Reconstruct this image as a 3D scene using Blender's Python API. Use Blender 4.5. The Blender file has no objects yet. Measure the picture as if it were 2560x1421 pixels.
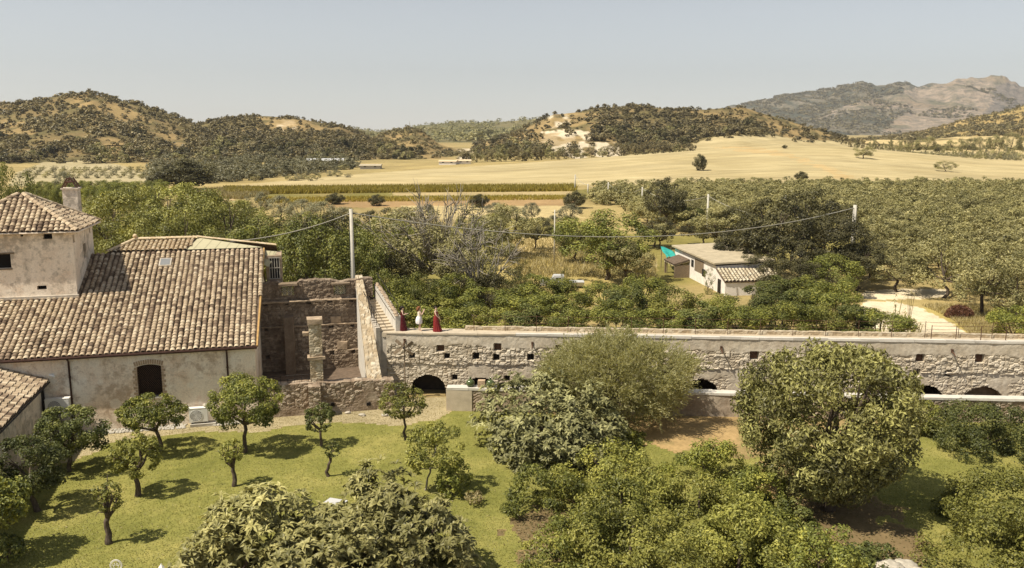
import bpy, math, random, zlib
import numpy as np
from mathutils import Vector, Matrix
R = math.radians
rng = np.random.default_rng(11)
random.seed(5)
sc = bpy.context.scene
COL = sc.collection

# ------------------------------------------------------------------ camera, sky, sun, exposure
HAZE = 0.00007
F = 2150.0; CX = 1280.0; CY = 710.5; TH = R(10.0); H = 17.0
cT, sT = math.cos(TH), math.sin(TH)
cam = bpy.data.cameras.new("camera"); camo = bpy.data.objects.new("camera", cam); COL.objects.link(camo)
camo.location = (0, 0, H); camo.rotation_euler = (R(90) - TH, 0, 0)
cam.sensor_width = 36; cam.lens = 36 * F / 2560; cam.clip_start = 0.5; cam.clip_end = 40000
sc.camera = camo

SUN_EL = R(56); SUN_DIR = np.array([-0.888, -0.460, 0.0]); SUN_DIR /= np.linalg.norm(SUN_DIR)
tosun = Vector((SUN_DIR[0] * math.cos(SUN_EL), SUN_DIR[1] * math.cos(SUN_EL), math.sin(SUN_EL)))
w = bpy.data.worlds.new("World"); sc.world = w; w.use_nodes = True
nt = w.node_tree; nt.nodes.clear()
sky = nt.nodes.new("ShaderNodeTexSky"); sky.sky_type = 'NISHITA'; sky.sun_disc = False
sky.sun_elevation = SUN_EL; sky.sun_rotation = math.atan2(tosun.x, tosun.y)
sky.altitude = 50; sky.air_density = 1.0; sky.dust_density = 0.15; sky.ozone_density = 1.0
hsv = nt.nodes.new("ShaderNodeHueSaturation"); hsv.inputs['Saturation'].default_value = 0.37
bg = nt.nodes.new("ShaderNodeBackground"); bg.inputs['Strength'].default_value = 0.077
wo = nt.nodes.new("ShaderNodeOutputWorld")
nt.links.new(sky.outputs[0], hsv.inputs['Color']); nt.links.new(hsv.outputs[0], bg.inputs[0]); nt.links.new(bg.outputs[0], wo.inputs[0])
sl = bpy.data.lights.new("sun", 'SUN'); sl.energy = 4.95; sl.angle = R(0.53); sl.color = (1.0, 0.91, 0.755)
so = bpy.data.objects.new("sun", sl); COL.objects.link(so); so.rotation_euler = tosun.to_track_quat('Z', 'Y').to_euler()
so.location = (-40, -20, 80)
sc.view_settings.view_transform = 'Standard'; sc.view_settings.look = 'None'
sc.view_settings.exposure = 0.5; sc.view_settings.gamma = 1.0
sc.cycles.use_denoising = True
sc.cycles.max_bounces = 6; sc.cycles.diffuse_bounces = 4; sc.cycles.glossy_bounces = 2
sc.cycles.transmission_bounces = 3; sc.cycles.transparent_max_bounces = 8; sc.cycles.volume_bounces = 0
sc.cycles.caustics_reflective = False; sc.cycles.caustics_refractive = False

# ------------------------------------------------------------------ pixel <-> world (photo pixels, 2560 wide)
O = np.array([0, 0, H])
def ray(px, py):
    u = (px - CX) / F; v = (CY - py) / F
    return np.array([u, cT + v * sT, -sT + v * cT])
def gp(px, py, z=0.0):
    d = ray(px, py); return O + d * (z - H) / d[2]
def atY(px, py, Y):
    d = ray(px, py); return O + d * Y / d[1]
def proj(x, y, z):
    dz = z - H
    dep = np.maximum(y * cT - dz * sT, 1e-3); up = y * sT + dz * cT
    return CX + F * x / dep, CY - F * up / dep

# ------------------------------------------------------------------ noise helpers
def hash2(ix, iy, seed=0):
    h = (ix.astype(np.int64) * 374761393 + iy.astype(np.int64) * 668265263 + seed * 982451653) & 0xffffffff
    h = ((h ^ (h >> 13)) * 1274126177) & 0xffffffff
    h = (h ^ (h >> 16)) & 0xffffffff
    return h / 4294967295.0
def vnoise(x, y, seed=0):
    ix = np.floor(x); iy = np.floor(y); fx = x - ix; fy = y - iy
    fx = fx * fx * (3 - 2 * fx); fy = fy * fy * (3 - 2 * fy)
    a = hash2(ix, iy, seed); b = hash2(ix + 1, iy, seed); c = hash2(ix, iy + 1, seed); d = hash2(ix + 1, iy + 1, seed)
    return (a * (1 - fx) + b * fx) * (1 - fy) + (c * (1 - fx) + d * fx) * fy
def fbm(x, y, o=4, seed=0):
    s = 0; a = 0.5; t = 0
    for k in range(o):
        s = s + a * vnoise(x * 2 ** k, y * 2 ** k, seed + k * 17); t += a; a *= 0.5
    return s / t
def smooth(t):
    t = np.clip(t, 0, 1); return t * t * (3 - 2 * t)
def pip(px, py, poly):
    poly = np.array(poly, float); x = np.asarray(px); y = np.asarray(py)
    ins = np.zeros(x.shape, bool); n = len(poly)
    for i in range(n):
        x0, y0 = poly[i]; x1, y1 = poly[(i + 1) % n]
        if y0 == y1: continue
        c = (y0 > y) != (y1 > y)
        ins ^= c & (x < (x1 - x0) * (y - y0) / (y1 - y0) + x0)
    return ins

# ------------------------------------------------------------------ materials
def lin(r, g, b):
    f = lambda v: ((v / 255 + 0.055) / 1.055) ** 2.4 if v > 10 else v / 255 / 12.92
    return (f(r), f(g), f(b), 1)
class NT:
    def __init__(s, name):
        s.m = bpy.data.materials.new(name); s.m.use_nodes = True; s.t = s.m.node_tree
        s.b = s.t.nodes['Principled BSDF']; s.b.inputs['Roughness'].default_value = 0.9
        s.b.inputs['Specular IOR Level'].default_value = 0.2; s.pos = None
    def n(s, typ, **kw):
        nd = s.t.nodes.new('ShaderNode' + typ)
        for k, v in kw.items():
            setattr(nd, k, v)
        return nd
    def l(s, a, b): s.t.links.new(a, b)
    def coord(s, obj=True):
        if s.pos is None:
            c = s.n('TexCoord') if obj else s.n('NewGeometry')
            s.pos = c.outputs['Object' if obj else 'Position']
        return s.pos
    def noise(s, scale, detail=4, rough=0.55, stretch=None):
        nd = s.n('TexNoise'); nd.inputs['Scale'].default_value = scale; nd.inputs['Detail'].default_value = detail
        nd.inputs['Roughness'].default_value = rough
        p = s.coord()
        if stretch:
            mp = s.n('Mapping'); mp.inputs['Scale'].default_value = stretch; s.l(p, mp.inputs[0]); p = mp.outputs[0]
        s.l(p, nd.inputs['Vector']); return nd.outputs['Fac']
    def attr(s, name, out='Fac'):
        nd = s.n('Attribute'); nd.attribute_name = name; return nd.outputs[out]
    def ramp(s, fac, stops, interp='LINEAR'):
        r = s.n('ValToRGB'); r.color_ramp.interpolation = interp; e = r.color_ramp.elements
        while len(e) < len(stops): e.new(0.5)
        for i, (p, c) in enumerate(stops): e[i].position = p; e[i].color = c if len(c) == 4 else (*c, 1)
        s.l(fac, r.inputs[0]); return r.outputs[0]
    def mix(s, fac, a, b, mode='MIX'):
        m = s.n('Mix', data_type='RGBA', blend_type=mode)
        for v, i in ((fac, 0), (a, 6), (b, 7)):
            if hasattr(v, 'links'): s.l(v, m.inputs[i])
            else: m.inputs[i].default_value = v if (i == 0 or len(v) == 4) else (*v, 1)
        return m.outputs[2]
    def math(s, op, a, b=0.0):
        m = s.n('Math', operation=op)
        for i, v in enumerate((a, b)):
            if hasattr(v, 'links'): s.l(v, m.inputs[i])
            else: m.inputs[i].default_value = v
        return m.outputs[0]
    def bump(s, h, strength=0.4, dist=0.05):
        b = s.n('Bump'); b.inputs['Strength'].default_value = strength; b.inputs['Distance'].default_value = dist
        s.l(h, b.inputs['Height']); s.l(b.outputs[0], s.b.inputs['Normal'])
    def col(s, c):
        if hasattr(c, 'links'): s.l(c, s.b.inputs['Base Color'])
        else: s.b.inputs['Base Color'].default_value = c if len(c) == 4 else (*c, 1)
        return s.m

def leaf_mat(name, dark, mid, light, trans=0.26, rough=0.5, spec=0.35):
    q = NT(name)
    t = q.attr('tone')
    c = q.ramp(t, [(0.0, dark), (0.5, mid), (1.0, light)])
    oi = q.n('ObjectInfo')
    k = q.math('MULTIPLY_ADD', oi.outputs['Random'], 0.5); q.t.nodes[-1].inputs[2].default_value = 0.75
    c = q.mix(1.0, c, k, 'MULTIPLY')
    q.col(c); q.b.inputs['Roughness'].default_value = rough; q.b.inputs['Specular IOR Level'].default_value = spec
    tr = q.n('BsdfTranslucent'); c2 = q.mix(1.0, c, (1.15, 1.1, 0.6, 1), 'MULTIPLY'); q.l(c2, tr.inputs[0])
    ms = q.n('MixShader'); ms.inputs[0].default_value = trans
    q.l(q.b.outputs[0], ms.inputs[1]); q.l(tr.outputs[0], ms.inputs[2])
    q.l(ms.outputs[0], q.t.nodes['Material Output'].inputs[0])
    return q.m
M = {}
M['citrus'] = leaf_mat('citrus_leaf', (0.070, 0.083, 0.018), (0.200, 0.215, 0.044), (0.438, 0.416, 0.089))
M['citrus_yellow'] = leaf_mat('citrus_yellow_leaf', (0.098, 0.108, 0.025), (0.241, 0.242, 0.054), (0.418, 0.394, 0.095))
M['citrus_dark'] = leaf_mat('citrus_dark_leaf', (0.050, 0.061, 0.017), (0.123, 0.139, 0.037), (0.273, 0.268, 0.076))
M['loquat'] = leaf_mat('loquat_leaf', (0.098, 0.095, 0.031), (0.259, 0.241, 0.087), (0.476, 0.434, 0.175), 0.14, 0.5, 0.3)
M['loquat_grey'] = leaf_mat('loquat_grey_leaf', (0.066, 0.066, 0.025), (0.201, 0.195, 0.083), (0.424, 0.408, 0.186), 0.14, 0.5, 0.3)
M['olive'] = leaf_mat('olive_leaf', (0.121, 0.116, 0.047), (0.284, 0.260, 0.108), (0.466, 0.418, 0.198), 0.18)
M['olive_grey'] = leaf_mat('olive_grey_leaf', (0.121, 0.119, 0.068), (0.236, 0.223, 0.128), (0.378, 0.351, 0.223), 0.18)
M['willow'] = leaf_mat('feathery_leaf', (0.229, 0.225, 0.108), (0.456, 0.436, 0.219), (0.667, 0.630, 0.351), 0.45)
M['walnut'] = leaf_mat('walnut_leaf', (0.083, 0.080, 0.029), (0.263, 0.251, 0.083), (0.509, 0.488, 0.169), 0.18)
M['robinia'] = leaf_mat('robinia_leaf', (0.086, 0.091, 0.024), (0.225, 0.225, 0.054), (0.389, 0.370, 0.102), 0.18)
M['green'] = leaf_mat('broad_green_leaf', (0.066, 0.078, 0.018), (0.166, 0.179, 0.038), (0.332, 0.319, 0.072), 0.18)
M['dark'] = leaf_mat('dark_tree_leaf', (0.034, 0.032, 0.014), (0.087, 0.080, 0.032), (0.178, 0.160, 0.067), 0.2)
M['scrub'] = leaf_mat('scrub_leaf', (0.085, 0.073, 0.035), (0.195, 0.163, 0.078), (0.357, 0.291, 0.137), 0.15)
M['grass_blade'] = leaf_mat('grass_blade', (0.146, 0.151, 0.039), (0.230, 0.226, 0.063), (0.357, 0.311, 0.121), 0.35)
M['straw_blade'] = leaf_mat('straw_blade', (.22, .18, .075), (.36, .30, .145), (.48, .41, .22), 0.3)
M['tallgrass'] = leaf_mat('tall_grass_blade', (0.150, 0.120, 0.020), (0.270, 0.215, 0.036), (0.380, 0.310, 0.070), 0.3)
def bark(name, a, b):
    q = NT(name); f = q.noise(9, 5, 0.65, (1, 1, 0.35))
    q.col(q.ramp(f, [(0.3, a), (0.7, b)])); q.bump(f, 0.7, 0.05); return q.m
M['bark'] = bark('bark', (.035, .026, .020), (.15, .115, .085))
M['bark_pale'] = bark('pale_bark', (.20, .175, .14), (.38, .34, .28))
def plain(name, c, rough=0.7, metal=0.0, var=0.25, scale=3):
    q = NT(name); f = q.noise(scale, 5)
    a = tuple(v * (1 - var) for v in c); b = tuple(min(1, v * (1 + var)) for v in c)
    q.col(q.ramp(f, [(0.3, a), (0.7, b)])); q.b.inputs['Roughness'].default_value = rough; q.b.inputs['Metallic'].default_value = metal
    return q.m
M['white'] = plain('whitewash', (.55, .515, .455), 0.9, 0, 0.10, 2.5)
M['dirtywhite'] = plain('weathered_whitewash', (.47, .42, .35), 0.9, 0, 0.22, 3)
M['rust'] = plain('rusty_iron', (.10, .055, .035), 0.8, 0.2, 0.4, 12)
M['gutter'] = plain('brown_copper_gutter', (.055, .028, .020), 0.5, 0.2, 0.25, 5)
M['iron'] = plain('dark_iron', (.035, .030, .028), 0.6, 0.3, 0.2, 5)
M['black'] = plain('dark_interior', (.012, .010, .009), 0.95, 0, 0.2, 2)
M['glass'] = plain('dark_glass', (.02, .022, .024), 0.15, 0, 0.1, 1)
M['skyglass'] = plain('skylight_glass', (.20, .205, .21), 0.2, 0, 0.08, 1)
M['concrete'] = plain('concrete', (.42, .39, .33), 0.9, 0, 0.12, 4)
M['wood'] = plain('weathered_wood', (.20, .15, .10), 0.85, 0, 0.3, 9)
M['acwhite'] = plain('white_enamel', (.74, .725, .68), 0.45, 0, 0.05, 3)
M['acgrey'] = plain('grey_fan_grille', (.34, .33, .31), 0.6, 0, 0.1, 20)
M['metalroof'] = plain('pale_green_metal', (.47, .43, .28), 0.5, 0.1, 0.06, 2)
M['copper'] = plain('orange_flashing', (.42, .26, .10), 0.7, 0, 0.25, 4)
M['slab'] = plain('weathered_slab_roof', (.40, .34, .235), 0.95, 0, 0.18, 1.2)
M['hutwall'] = plain('hut_render', (.74, .69, .63), 0.9, 0, 0.12, 1.5)
M['teal'] = plain('teal_tarp', (.03, .30, .26), 0.6, 0, 0.15, 2)
M['brown'] = plain('red_brown_paint', (.11, .05, .035), 0.7, 0, 0.2, 4)
M['stone'] = plain('field_stone', (.42, .38, .31), 0.95, 0, 0.25, 4)
M['brick'] = plain('weathered_brick', (.43, .315, .21), 0.95, 0, 0.3, 7)
M['boatwhite'] = plain('white_gelcoat', (.50, .50, .49), 0.4, 0, 0.04, 1)
M['ruintan'] = plain('weathered_ruin_stone', (.36, .275, .19), 0.95, 0, 0.3, 4)
M['polegrey'] = plain('pale_concrete_post', (.50, .47, .40), 0.9, 0, 0.1, 3)
M['deck'] = plain('sandy_deck', (.46, .39, .29), 0.95, 0, 0.15, 2)
M['cable'] = plain('grey_cable', (.36, .34, .28), 0.7, 0, 0.1, 1)
M['skin'] = plain('skin', (.66, .46, .35), 0.6, 0, 0.06, 6)
M['dressred'] = plain('red_satin', (.20, .022, .022), 0.45, 0, 0.15, 10)
M['dresswine'] = plain('wine_satin', (.075, .009, .012), 0.45, 0, 0.2, 10)
M['dresscream'] = plain('cream_fabric', (.70, .62, .52), 0.8, 0, 0.08, 12)
M['skirtwhite'] = plain('white_skirt', (.78, .75, .76), 0.8, 0, 0.05, 12)
M['hairdark'] = plain('dark_hair', (.022, .015, .012), 0.5, 0, 0.3, 20)
M['hairred'] = plain('auburn_hair', (.20, .085, .035), 0.6, 0, 0.3, 20)
q = NT('green_glass'); q.col((.13, .17, .07)); q.b.inputs['Roughness'].default_value = 0.12; q.b.inputs['Transmission Weight'].default_value = 0.45; M['demijohn'] = q.m

def stone_mat(name, stops, mortar, dirt, dirtamt=0.5):
    q = NT(name)
    c = q.ramp(q.attr('stone'), stops)
    c = q.mix(q.math('SUBTRACT', 1.0, q.attr('joint')), c, mortar)
    n1 = q.noise(1.1, 6, 0.62); n2 = q.noise(7, 4)
    d = q.ramp(n1, [(0.42, (0, 0, 0)), (0.68, (1, 1, 1))])
    c = q.mix(q.math('MULTIPLY', d, dirtamt), c, dirt)
    st = q.noise(2.2, 4, 0.6, (1, 1, 0.12))
    c = q.mix(q.math('MULTIPLY', q.ramp(st, [(0.5, (0, 0, 0)), (0.72, (1, 1, 1))]), 0.35), c, dirt)
    k = q.ramp(n2, [(0.25, (.78, .78, .78)), (0.75, (1.15, 1.15, 1.15))])
    q.col(q.mix(1.0, c, k, 'MULTIPLY')); q.bump(n2, 0.5, 0.03); return q.m
M['wallstone'] = stone_mat('arcade_stone', [(0, (.40, .345, .26)), (0.5, (.53, .465, .365)), (1, (.63, .565, .46))], (.44, .375, .28), (.36, .28, .185), 0.4)
M['ruinstone'] = stone_mat('ruin_stone', [(0, (.165, .12, .085)), (0.5, (.265, .205, .145)), (1, (.41, .33, .245))], (.22, .165, .115), (.125, .09, .063), 0.6)
M['vault'] = plain('shade_dark_vault', (.05, .04, .032), 0.95, 0, 0.3, 3)  # dark colour paints in the shade inside the arches
M['ruinpale'] = stone_mat('ruin_pale_stone', [(0, (.33, .26, .17)), (0.5, (.47, .40, .29)), (1, (.60, .54, .42))], (.42, .34, .23), (.34, .24, .13), 0.5)
M['rubble'] = stone_mat('rubble_stone', [(0, (.23, .17, .12)), (0.5, (.35, .275, .20)), (1, (.54, .47, .37))], (.30, .23, .16), (.20, .14, .095), 0.6)

def plaster_mat(name, base, pale, dark, brick):
    q = NT(name)
    n1 = q.noise(0.55, 6, 0.6); n2 = q.noise(2.6, 7, 0.72); n3 = q.noise(11, 4); n4 = q.noise(0.35, 4, 0.6)
    c = q.mix(q.ramp(n1, [(0.35, (0, 0, 0)), (0.65, (1, 1, 1))]), base, pale)
    br = q.n('TexBrick'); br.inputs['Scale'].default_value = 2.2; br.inputs['Color1'].default_value = (*brick, 1)
    br.inputs['Color2'].default_value = (*[v * 1.35 for v in brick], 1); br.inputs['Mortar'].default_value = (*[v * .9 for v in base], 1)
    br.inputs['Mortar Size'].default_value = 0.03; br.inputs['Row Height'].default_value = 0.14; br.inputs['Brick Width'].default_value = 0.45
    mp = q.n('Mapping'); mp.inputs['Rotation'].default_value = (R(90), 0, 0); q.l(q.coord(), mp.inputs[0]); q.l(mp.outputs[0], br.inputs['Vector'])
    m2 = q.noise(0.8, 6, 0.72); 
    c = q.mix(q.math('MULTIPLY', q.ramp(m2, [(0.54, (0, 0, 0)), (0.62, (1, 1, 1))]), 0.5), c, br.outputs[0])
    c = q.mix(q.math('MULTIPLY', q.ramp(q.math('ADD', q.math('MULTIPLY', n2, 0.6), q.math('MULTIPLY', n4, 0.5)), [(0.54, (0, 0, 0)), (0.64, (1, 1, 1))]), 0.7), c, dark)
    st = q.noise(1.6, 5, 0.6, (1, 1, 0.10))
    c = q.mix(q.math('MULTIPLY', q.ramp(st, [(0.52, (0, 0, 0)), (0.75, (1, 1, 1))]), 0.3), c, dark)
    v = q.n('TexVoronoi'); v.inputs['Scale'].default_value = 0.62; v.inputs['Randomness'].default_value = 1.0
    q.l(q.coord(), v.inputs['Vector'])
    dd = q.math('ADD', v.outputs['Distance'], q.math('MULTIPLY', q.noise(4, 3), 0.12))
    c = q.mix(q.math('MULTIPLY', q.ramp(dd, [(0.24, (1, 1, 1)), (0.27, (0, 0, 0))]), 0.55), c, pale)
    k = q.ramp(n3, [(0.25, (.85, .85, .85)), (0.75, (1.1, 1.1, 1.1))])
    q.col(q.mix(1.0, c, k, 'MULTIPLY')); q.bump(n2, 0.5, 0.06); return q.m
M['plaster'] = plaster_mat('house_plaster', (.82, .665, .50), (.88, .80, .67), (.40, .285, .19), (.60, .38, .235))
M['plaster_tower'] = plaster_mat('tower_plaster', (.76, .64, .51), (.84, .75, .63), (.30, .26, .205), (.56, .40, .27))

def tile_mat(name, stops):
    q = NT(name)
    c = q.ramp(q.attr('tone'), stops)
    n = q.noise(5, 5, 0.65); n2 = q.noise(1.0, 5)
    c = q.mix(q.math('MULTIPLY', q.ramp(n, [(0.5, (0, 0, 0)), (0.75, (1, 1, 1))]), 0.5), c, (.17, .125, .085))
    c = q.mix(q.math('MULTIPLY', q.ramp(n2, [(0.55, (0, 0, 0)), (0.8, (1, 1, 1))]), 0.35), c, (.42, .34, .19))
    q.col(c); q.bump(n, 0.4, 0.02); return q.m
M['tile'] = tile_mat('old_roof_tile', [(0, (.135, .094, .063)), (0.22, (.245, .178, .12)), (0.42, (.405, .312, .21)), (0.8, (.495, .395, .273)), (1, (.575, .48, .345))])
M['tile_new'] = tile_mat('new_roof_tile', [(0, (.46, .34, .21)), (0.5, (.60, .47, .30)), (1, (.68, .56, .39))])
M['tile_pale'] = tile_mat('pale_hut_tile', [(0, (.34, .28, .19)), (0.5, (.47, .41, .29)), (1, (.56, .50, .38))])
M['tilebase'] = plain('tile_bedding', (.13, .095, .068), 0.95, 0, 0.3, 4)

def ground_mat():
    q = NT('dry_terrain'); q.coord(False)
    c = q.attr('soil', 'Color')
    n0 = q.noise(0.009, 7, 0.7); n1 = q.noise(0.06, 6, 0.65); n2 = q.noise(0.7, 6, 0.65); n3 = q.noise(5, 4)
    c = q.mix(1.0, c, q.ramp(n0, [(0.35, (.78, .79, .78)), (0.65, (1.16, 1.13, 1.10))]), 'MULTIPLY')
    c = q.mix(1.0, c, q.ramp(n1, [(0.3, (.80, .78, .74)), (0.7, (1.14, 1.12, 1.08))]), 'MULTIPLY')
    c = q.mix(1.0, c, q.ramp(n2, [(0.3, (.80, .80, .78)), (0.7, (1.15, 1.15, 1.12))]), 'MULTIPLY')
    c = q.mix(1.0, c, q.ramp(n3, [(0.3, (.86, .86, .84)), (0.7, (1.1, 1.1, 1.1))]), 'MULTIPLY')
    q.col(c); q.bump(n2, 0.5, 0.15); q.b.inputs['Specular IOR Level'].default_value = 0.05; return q.m
M['ground'] = ground_mat()
def field_mat():
    q = NT('stubble'); q.coord(False)
    c = q.attr('soil', 'Color')
    n1 = q.noise(0.02, 5, 0.6); n2 = q.noise(0.5, 5, 0.65, (0.12, 1, 1)); n3 = q.noise(0.11, 5, 0.6, (0.06, 1, 1))
    c = q.mix(1.0, c, q.ramp(n1, [(0.3, (.90, .88, .82)), (0.7, (1.08, 1.08, 1.08))]), 'MULTIPLY')
    c = q.mix(1.0, c, q.ramp(n2, [(0.35, (.72, .69, .63)), (0.65, (1.12, 1.11, 1.09))]), 'MULTIPLY')
    c = q.mix(q.math('MULTIPLY', q.ramp(n3, [(0.56, (0, 0, 0)), (0.66, (1, 1, 1))]), 0.35), c, (.40, .30, .15))
    q.col(c); q.b.inputs['Specular IOR Level'].default_value = 0.05; return q.m
M['field'] = field_mat()
def mountain_mat():
    q = NT('mountain_rock'); q.coord(False)
    c = q.attr('soil', 'Color'); n0 = q.noise(0.006, 9, 0.72); n1 = q.noise(0.025, 8, 0.7); n2 = q.noise(0.011, 6, 0.6, (1, .35, .35))
    c = q.mix(1.0, c, q.ramp(n1, [(0.38, (.72, .76, .75)), (0.6, (1.5, 1.42, 1.36))]), 'MULTIPLY')
    c = q.mix(q.math('MULTIPLY', q.ramp(n2, [(0.56, (0, 0, 0)), (0.63, (1, 1, 1))]), 0.55), c, (.36, .30, .235))
    q.col(c); q.bump(q.math('ADD', n0, q.math('MULTIPLY', n1, 0.35)), 1.0, 90.0); q.b.inputs['Specular IOR Level'].default_value = 0.05; return q.m
M['mountain'] = mountain_mat()
def lawn_mat():
    q = NT('lawn_turf'); q.coord(False)
    n1 = q.noise(0.22, 6, 0.65); n2 = q.noise(2.2, 6, 0.7); n3 = q.noise(14, 4)
    c = q.ramp(n1, [(0.28, (.150, .156, .042)), (0.5, (.215, .21, .062)), (0.72, (.32, .285, .10))])
    c = q.mix(1.0, c, q.ramp(n2, [(0.3, (.78, .80, .76)), (0.7, (1.2, 1.16, 1.12))]), 'MULTIPLY')
    c = q.mix(1.0, c, q.ramp(n3, [(0.3, (.88, .89, .86)), (0.7, (1.1, 1.09, 1.06))]), 'MULTIPLY')
    q.col(c); q.bump(n3, 0.6, 0.06); q.b.inputs['Specular IOR Level'].default_value = 0.05; return q.m
M['lawn'] = lawn_mat()

# ------------------------------------------------------------------ mesh + object helpers
def mk(name, V, Fs, mats, parent=None, attrs=None, smooth=False, midx=None):
    """V (n,3); Fs list of int arrays (k,m); attrs {name: per-vertex float or (n,3) colour}"""
    me = bpy.data.meshes.new(name); V = np.ascontiguousarray(V, dtype=np.float32)
    Fs = [np.asarray(f, dtype=np.int32) for f in Fs if len(f)]
    me.vertices.add(len(V)); me.vertices.foreach_set('co', V.ravel())
    tot = np.concatenate([np.full(len(f), f.shape[1], np.int32) for f in Fs]); idx = np.concatenate([f.ravel() for f in Fs])
    me.loops.add(len(idx)); me.loops.foreach_set('vertex_index', idx)
    me.polygons.add(len(tot)); st = np.zeros(len(tot), np.int32); st[1:] = np.cumsum(tot)[:-1]
    me.polygons.foreach_set('loop_start', st); me.polygons.foreach_set('loop_total', tot)
    if midx is not None: me.polygons.foreach_set('material_index', np.asarray(midx, np.int32))
    me.polygons.foreach_set('use_smooth', np.full(len(tot), bool(smooth)))
    for k, a in (attrs or {}).items():
        a = np.asarray(a, dtype=np.float32)
        if a.ndim == 1:
            at = me.attributes.new(k, 'FLOAT', 'POINT'); at.data.foreach_set('value', a)
        else:
            at = me.attributes.new(k, 'FLOAT_COLOR', 'POINT')
            at.data.foreach_set('color', np.concatenate([a, np.ones((len(a), 1), np.float32)], 1).ravel())
    me.update(calc_edges=True); me.validate()
    for m in (mats if isinstance(mats, (list, tuple)) else [mats]): me.materials.append(m)
    o = bpy.data.objects.new(name, me); COL.objects.link(o)
    if parent: o.parent = parent
    return o
def thing(name, label, cat, loc=(0, 0, 0), rz=0.0, group=None):
    o = bpy.data.objects.new(name, None); COL.objects.link(o); o.empty_display_size = 0.3
    o.location = loc; o.rotation_euler = (0, 0, rz); return tag(o, label, cat, group)
def tag(o, label, cat, group=None, kind=None):
    o['label'] = label; o['category'] = cat
    if group: o['group'] = group
    if kind: o['kind'] = kind
    return o
def struct(o):
    o['kind'] = 'structure'; return o
class MB:
    def __init__(s): s.v = []; s.f = {3: [], 4: []}; s.ng = []; s.n = 0; s.t = []
    def add(s, V, Fq=(), Ft=(), tone=0.5):
        V = np.asarray(V, float); s.v.append(V); s.t.append(np.full(len(V), tone) if np.isscalar(tone) else tone)
        if len(Fq): s.f[4].append(np.asarray(Fq) + s.n)
        if len(Ft): s.f[3].append(np.asarray(Ft) + s.n)
        s.n += len(V)
    def box(s, a, b, rot=None, at=None, jit=0.0, tone=0.5):
        x0, y0, z0 = a; x1, y1, z1 = b
        V = np.array([(x0, y0, z0), (x1, y0, z0), (x1, y1, z0), (x0, y1, z0), (x0, y0, z1), (x1, y0, z1), (x1, y1, z1), (x0, y1, z1)], float)
        if jit: V += rng.uniform(-jit, jit, V.shape)
        if rot is not None: V = V @ np.array(rot).T
        if at is not None: V = V + np.array(at)
        s.add(V, [(0, 3, 2, 1), (4, 5, 6, 7), (0, 1, 5, 4), (1, 2, 6, 5), (2, 3, 7, 6), (3, 0, 4, 7)], tone=tone)
    def quad(s, a, b, c, d, tone=0.5): s.add([a, b, c, d], [(0, 1, 2, 3)], tone=tone)
    def tri(s, a, b, c): s.add([a, b, c], (), [(0, 1, 2)])
    def tube(s, pts, rad, n=7, cap=True, tone=0.5):
        P = np.array(pts, float); m = len(P); rad = np.full(m, rad) if np.isscalar(rad) else np.array(rad, float)
        T = np.gradient(P, axis=0); T /= np.linalg.norm(T, axis=1)[:, None] + 1e-9
        ref = np.array([0, 0, 1.]) if abs(T[0][2]) < 0.9 else np.array([1., 0, 0])
        vs = []
        for i in range(m):
            a = np.cross(T[i], ref); a /= np.linalg.norm(a) + 1e-9; b = np.cross(T[i], a); ref = np.cross(a, T[i]) if i else ref
            th = np.arange(n) * 2 * math.pi / n
            vs.append(P[i] + rad[i] * (np.cos(th)[:, None] * a + np.sin(th)[:, None] * b))
        V = np.concatenate(vs); Fq = []
        for i in range(m - 1):
            for k in range(n):
                k2 = (k + 1) % n; Fq.append((i * n + k, i * n + k2, (i + 1) * n + k2, (i + 1) * n + k))
        Ft = []
        if cap:
            V = np.concatenate([V, P[:1], P[-1:]]); c0 = m * n; c1 = c0 + 1
            for k in range(n): Ft += [(c0, (k + 1) % n, k), (c1, (m - 1) * n + k, (m - 1) * n + (k + 1) % n)]
        s.add(V, Fq, Ft, tone=tone)
    def lathe(s, prof, n=16, at=(0, 0, 0), sx=1, sy=1, tone=0.5):
        th = np.arange(n) * 2 * math.pi / n; V = []
        for r, z in prof: V.append(np.stack([r * sx * np.cos(th), r * sy * np.sin(th), np.full(n, z)], 1))
        V = np.concatenate(V) + np.array(at); Fq = []
        for i in range(len(prof) - 1):
            for k in range(n):
                k2 = (k + 1) % n; Fq.append((i * n + k, i * n + k2, (i + 1) * n + k2, (i + 1) * n + k))
        s.add(V, Fq, tone=tone)
    def ico(s, at, r, jit=0.2, n=6, m=8, sc3=(1, 1, 1), tone=0.5):
        V = [(0, 0, -1)]
        for i in range(1, n):
            ph = -math.pi / 2 + math.pi * i / n
            for k in range(m): V.append((math.cos(ph) * math.cos(2 * math.pi * k / m), math.cos(ph) * math.sin(2 * math.pi * k / m), math.sin(ph)))
        V.append((0, 0, 1)); V = np.array(V); V *= (1 + rng.uniform(-jit, jit, (len(V), 1))); V = V * np.array(sc3) * r + np.array(at)
        Ft = []; Fq = []
        for k in range(m): Ft.append((0, 1 + (k + 1) % m, 1 + k))
        for i in range(n - 2):
            for k in range(m):
                a = 1 + i * m; Fq.append((a + k, a + (k + 1) % m, a + m + (k + 1) % m, a + m + k))
        a = 1 + (n - 2) * m
        for k in range(m): Ft.append((a + k, a + (k + 1) % m, len(V) - 1))
        s.add(V, Fq, Ft, tone=tone)
    def out(s, name, mat, parent=None, smooth=False, extra=None):
        V = np.concatenate(s.v); Fs = [np.concatenate(s.f[k]) for k in (3, 4) if s.f[k]]
        at = {'tone': np.concatenate(s.t)}
        return mk(name, V, Fs, mat, parent, at, smooth)

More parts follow.
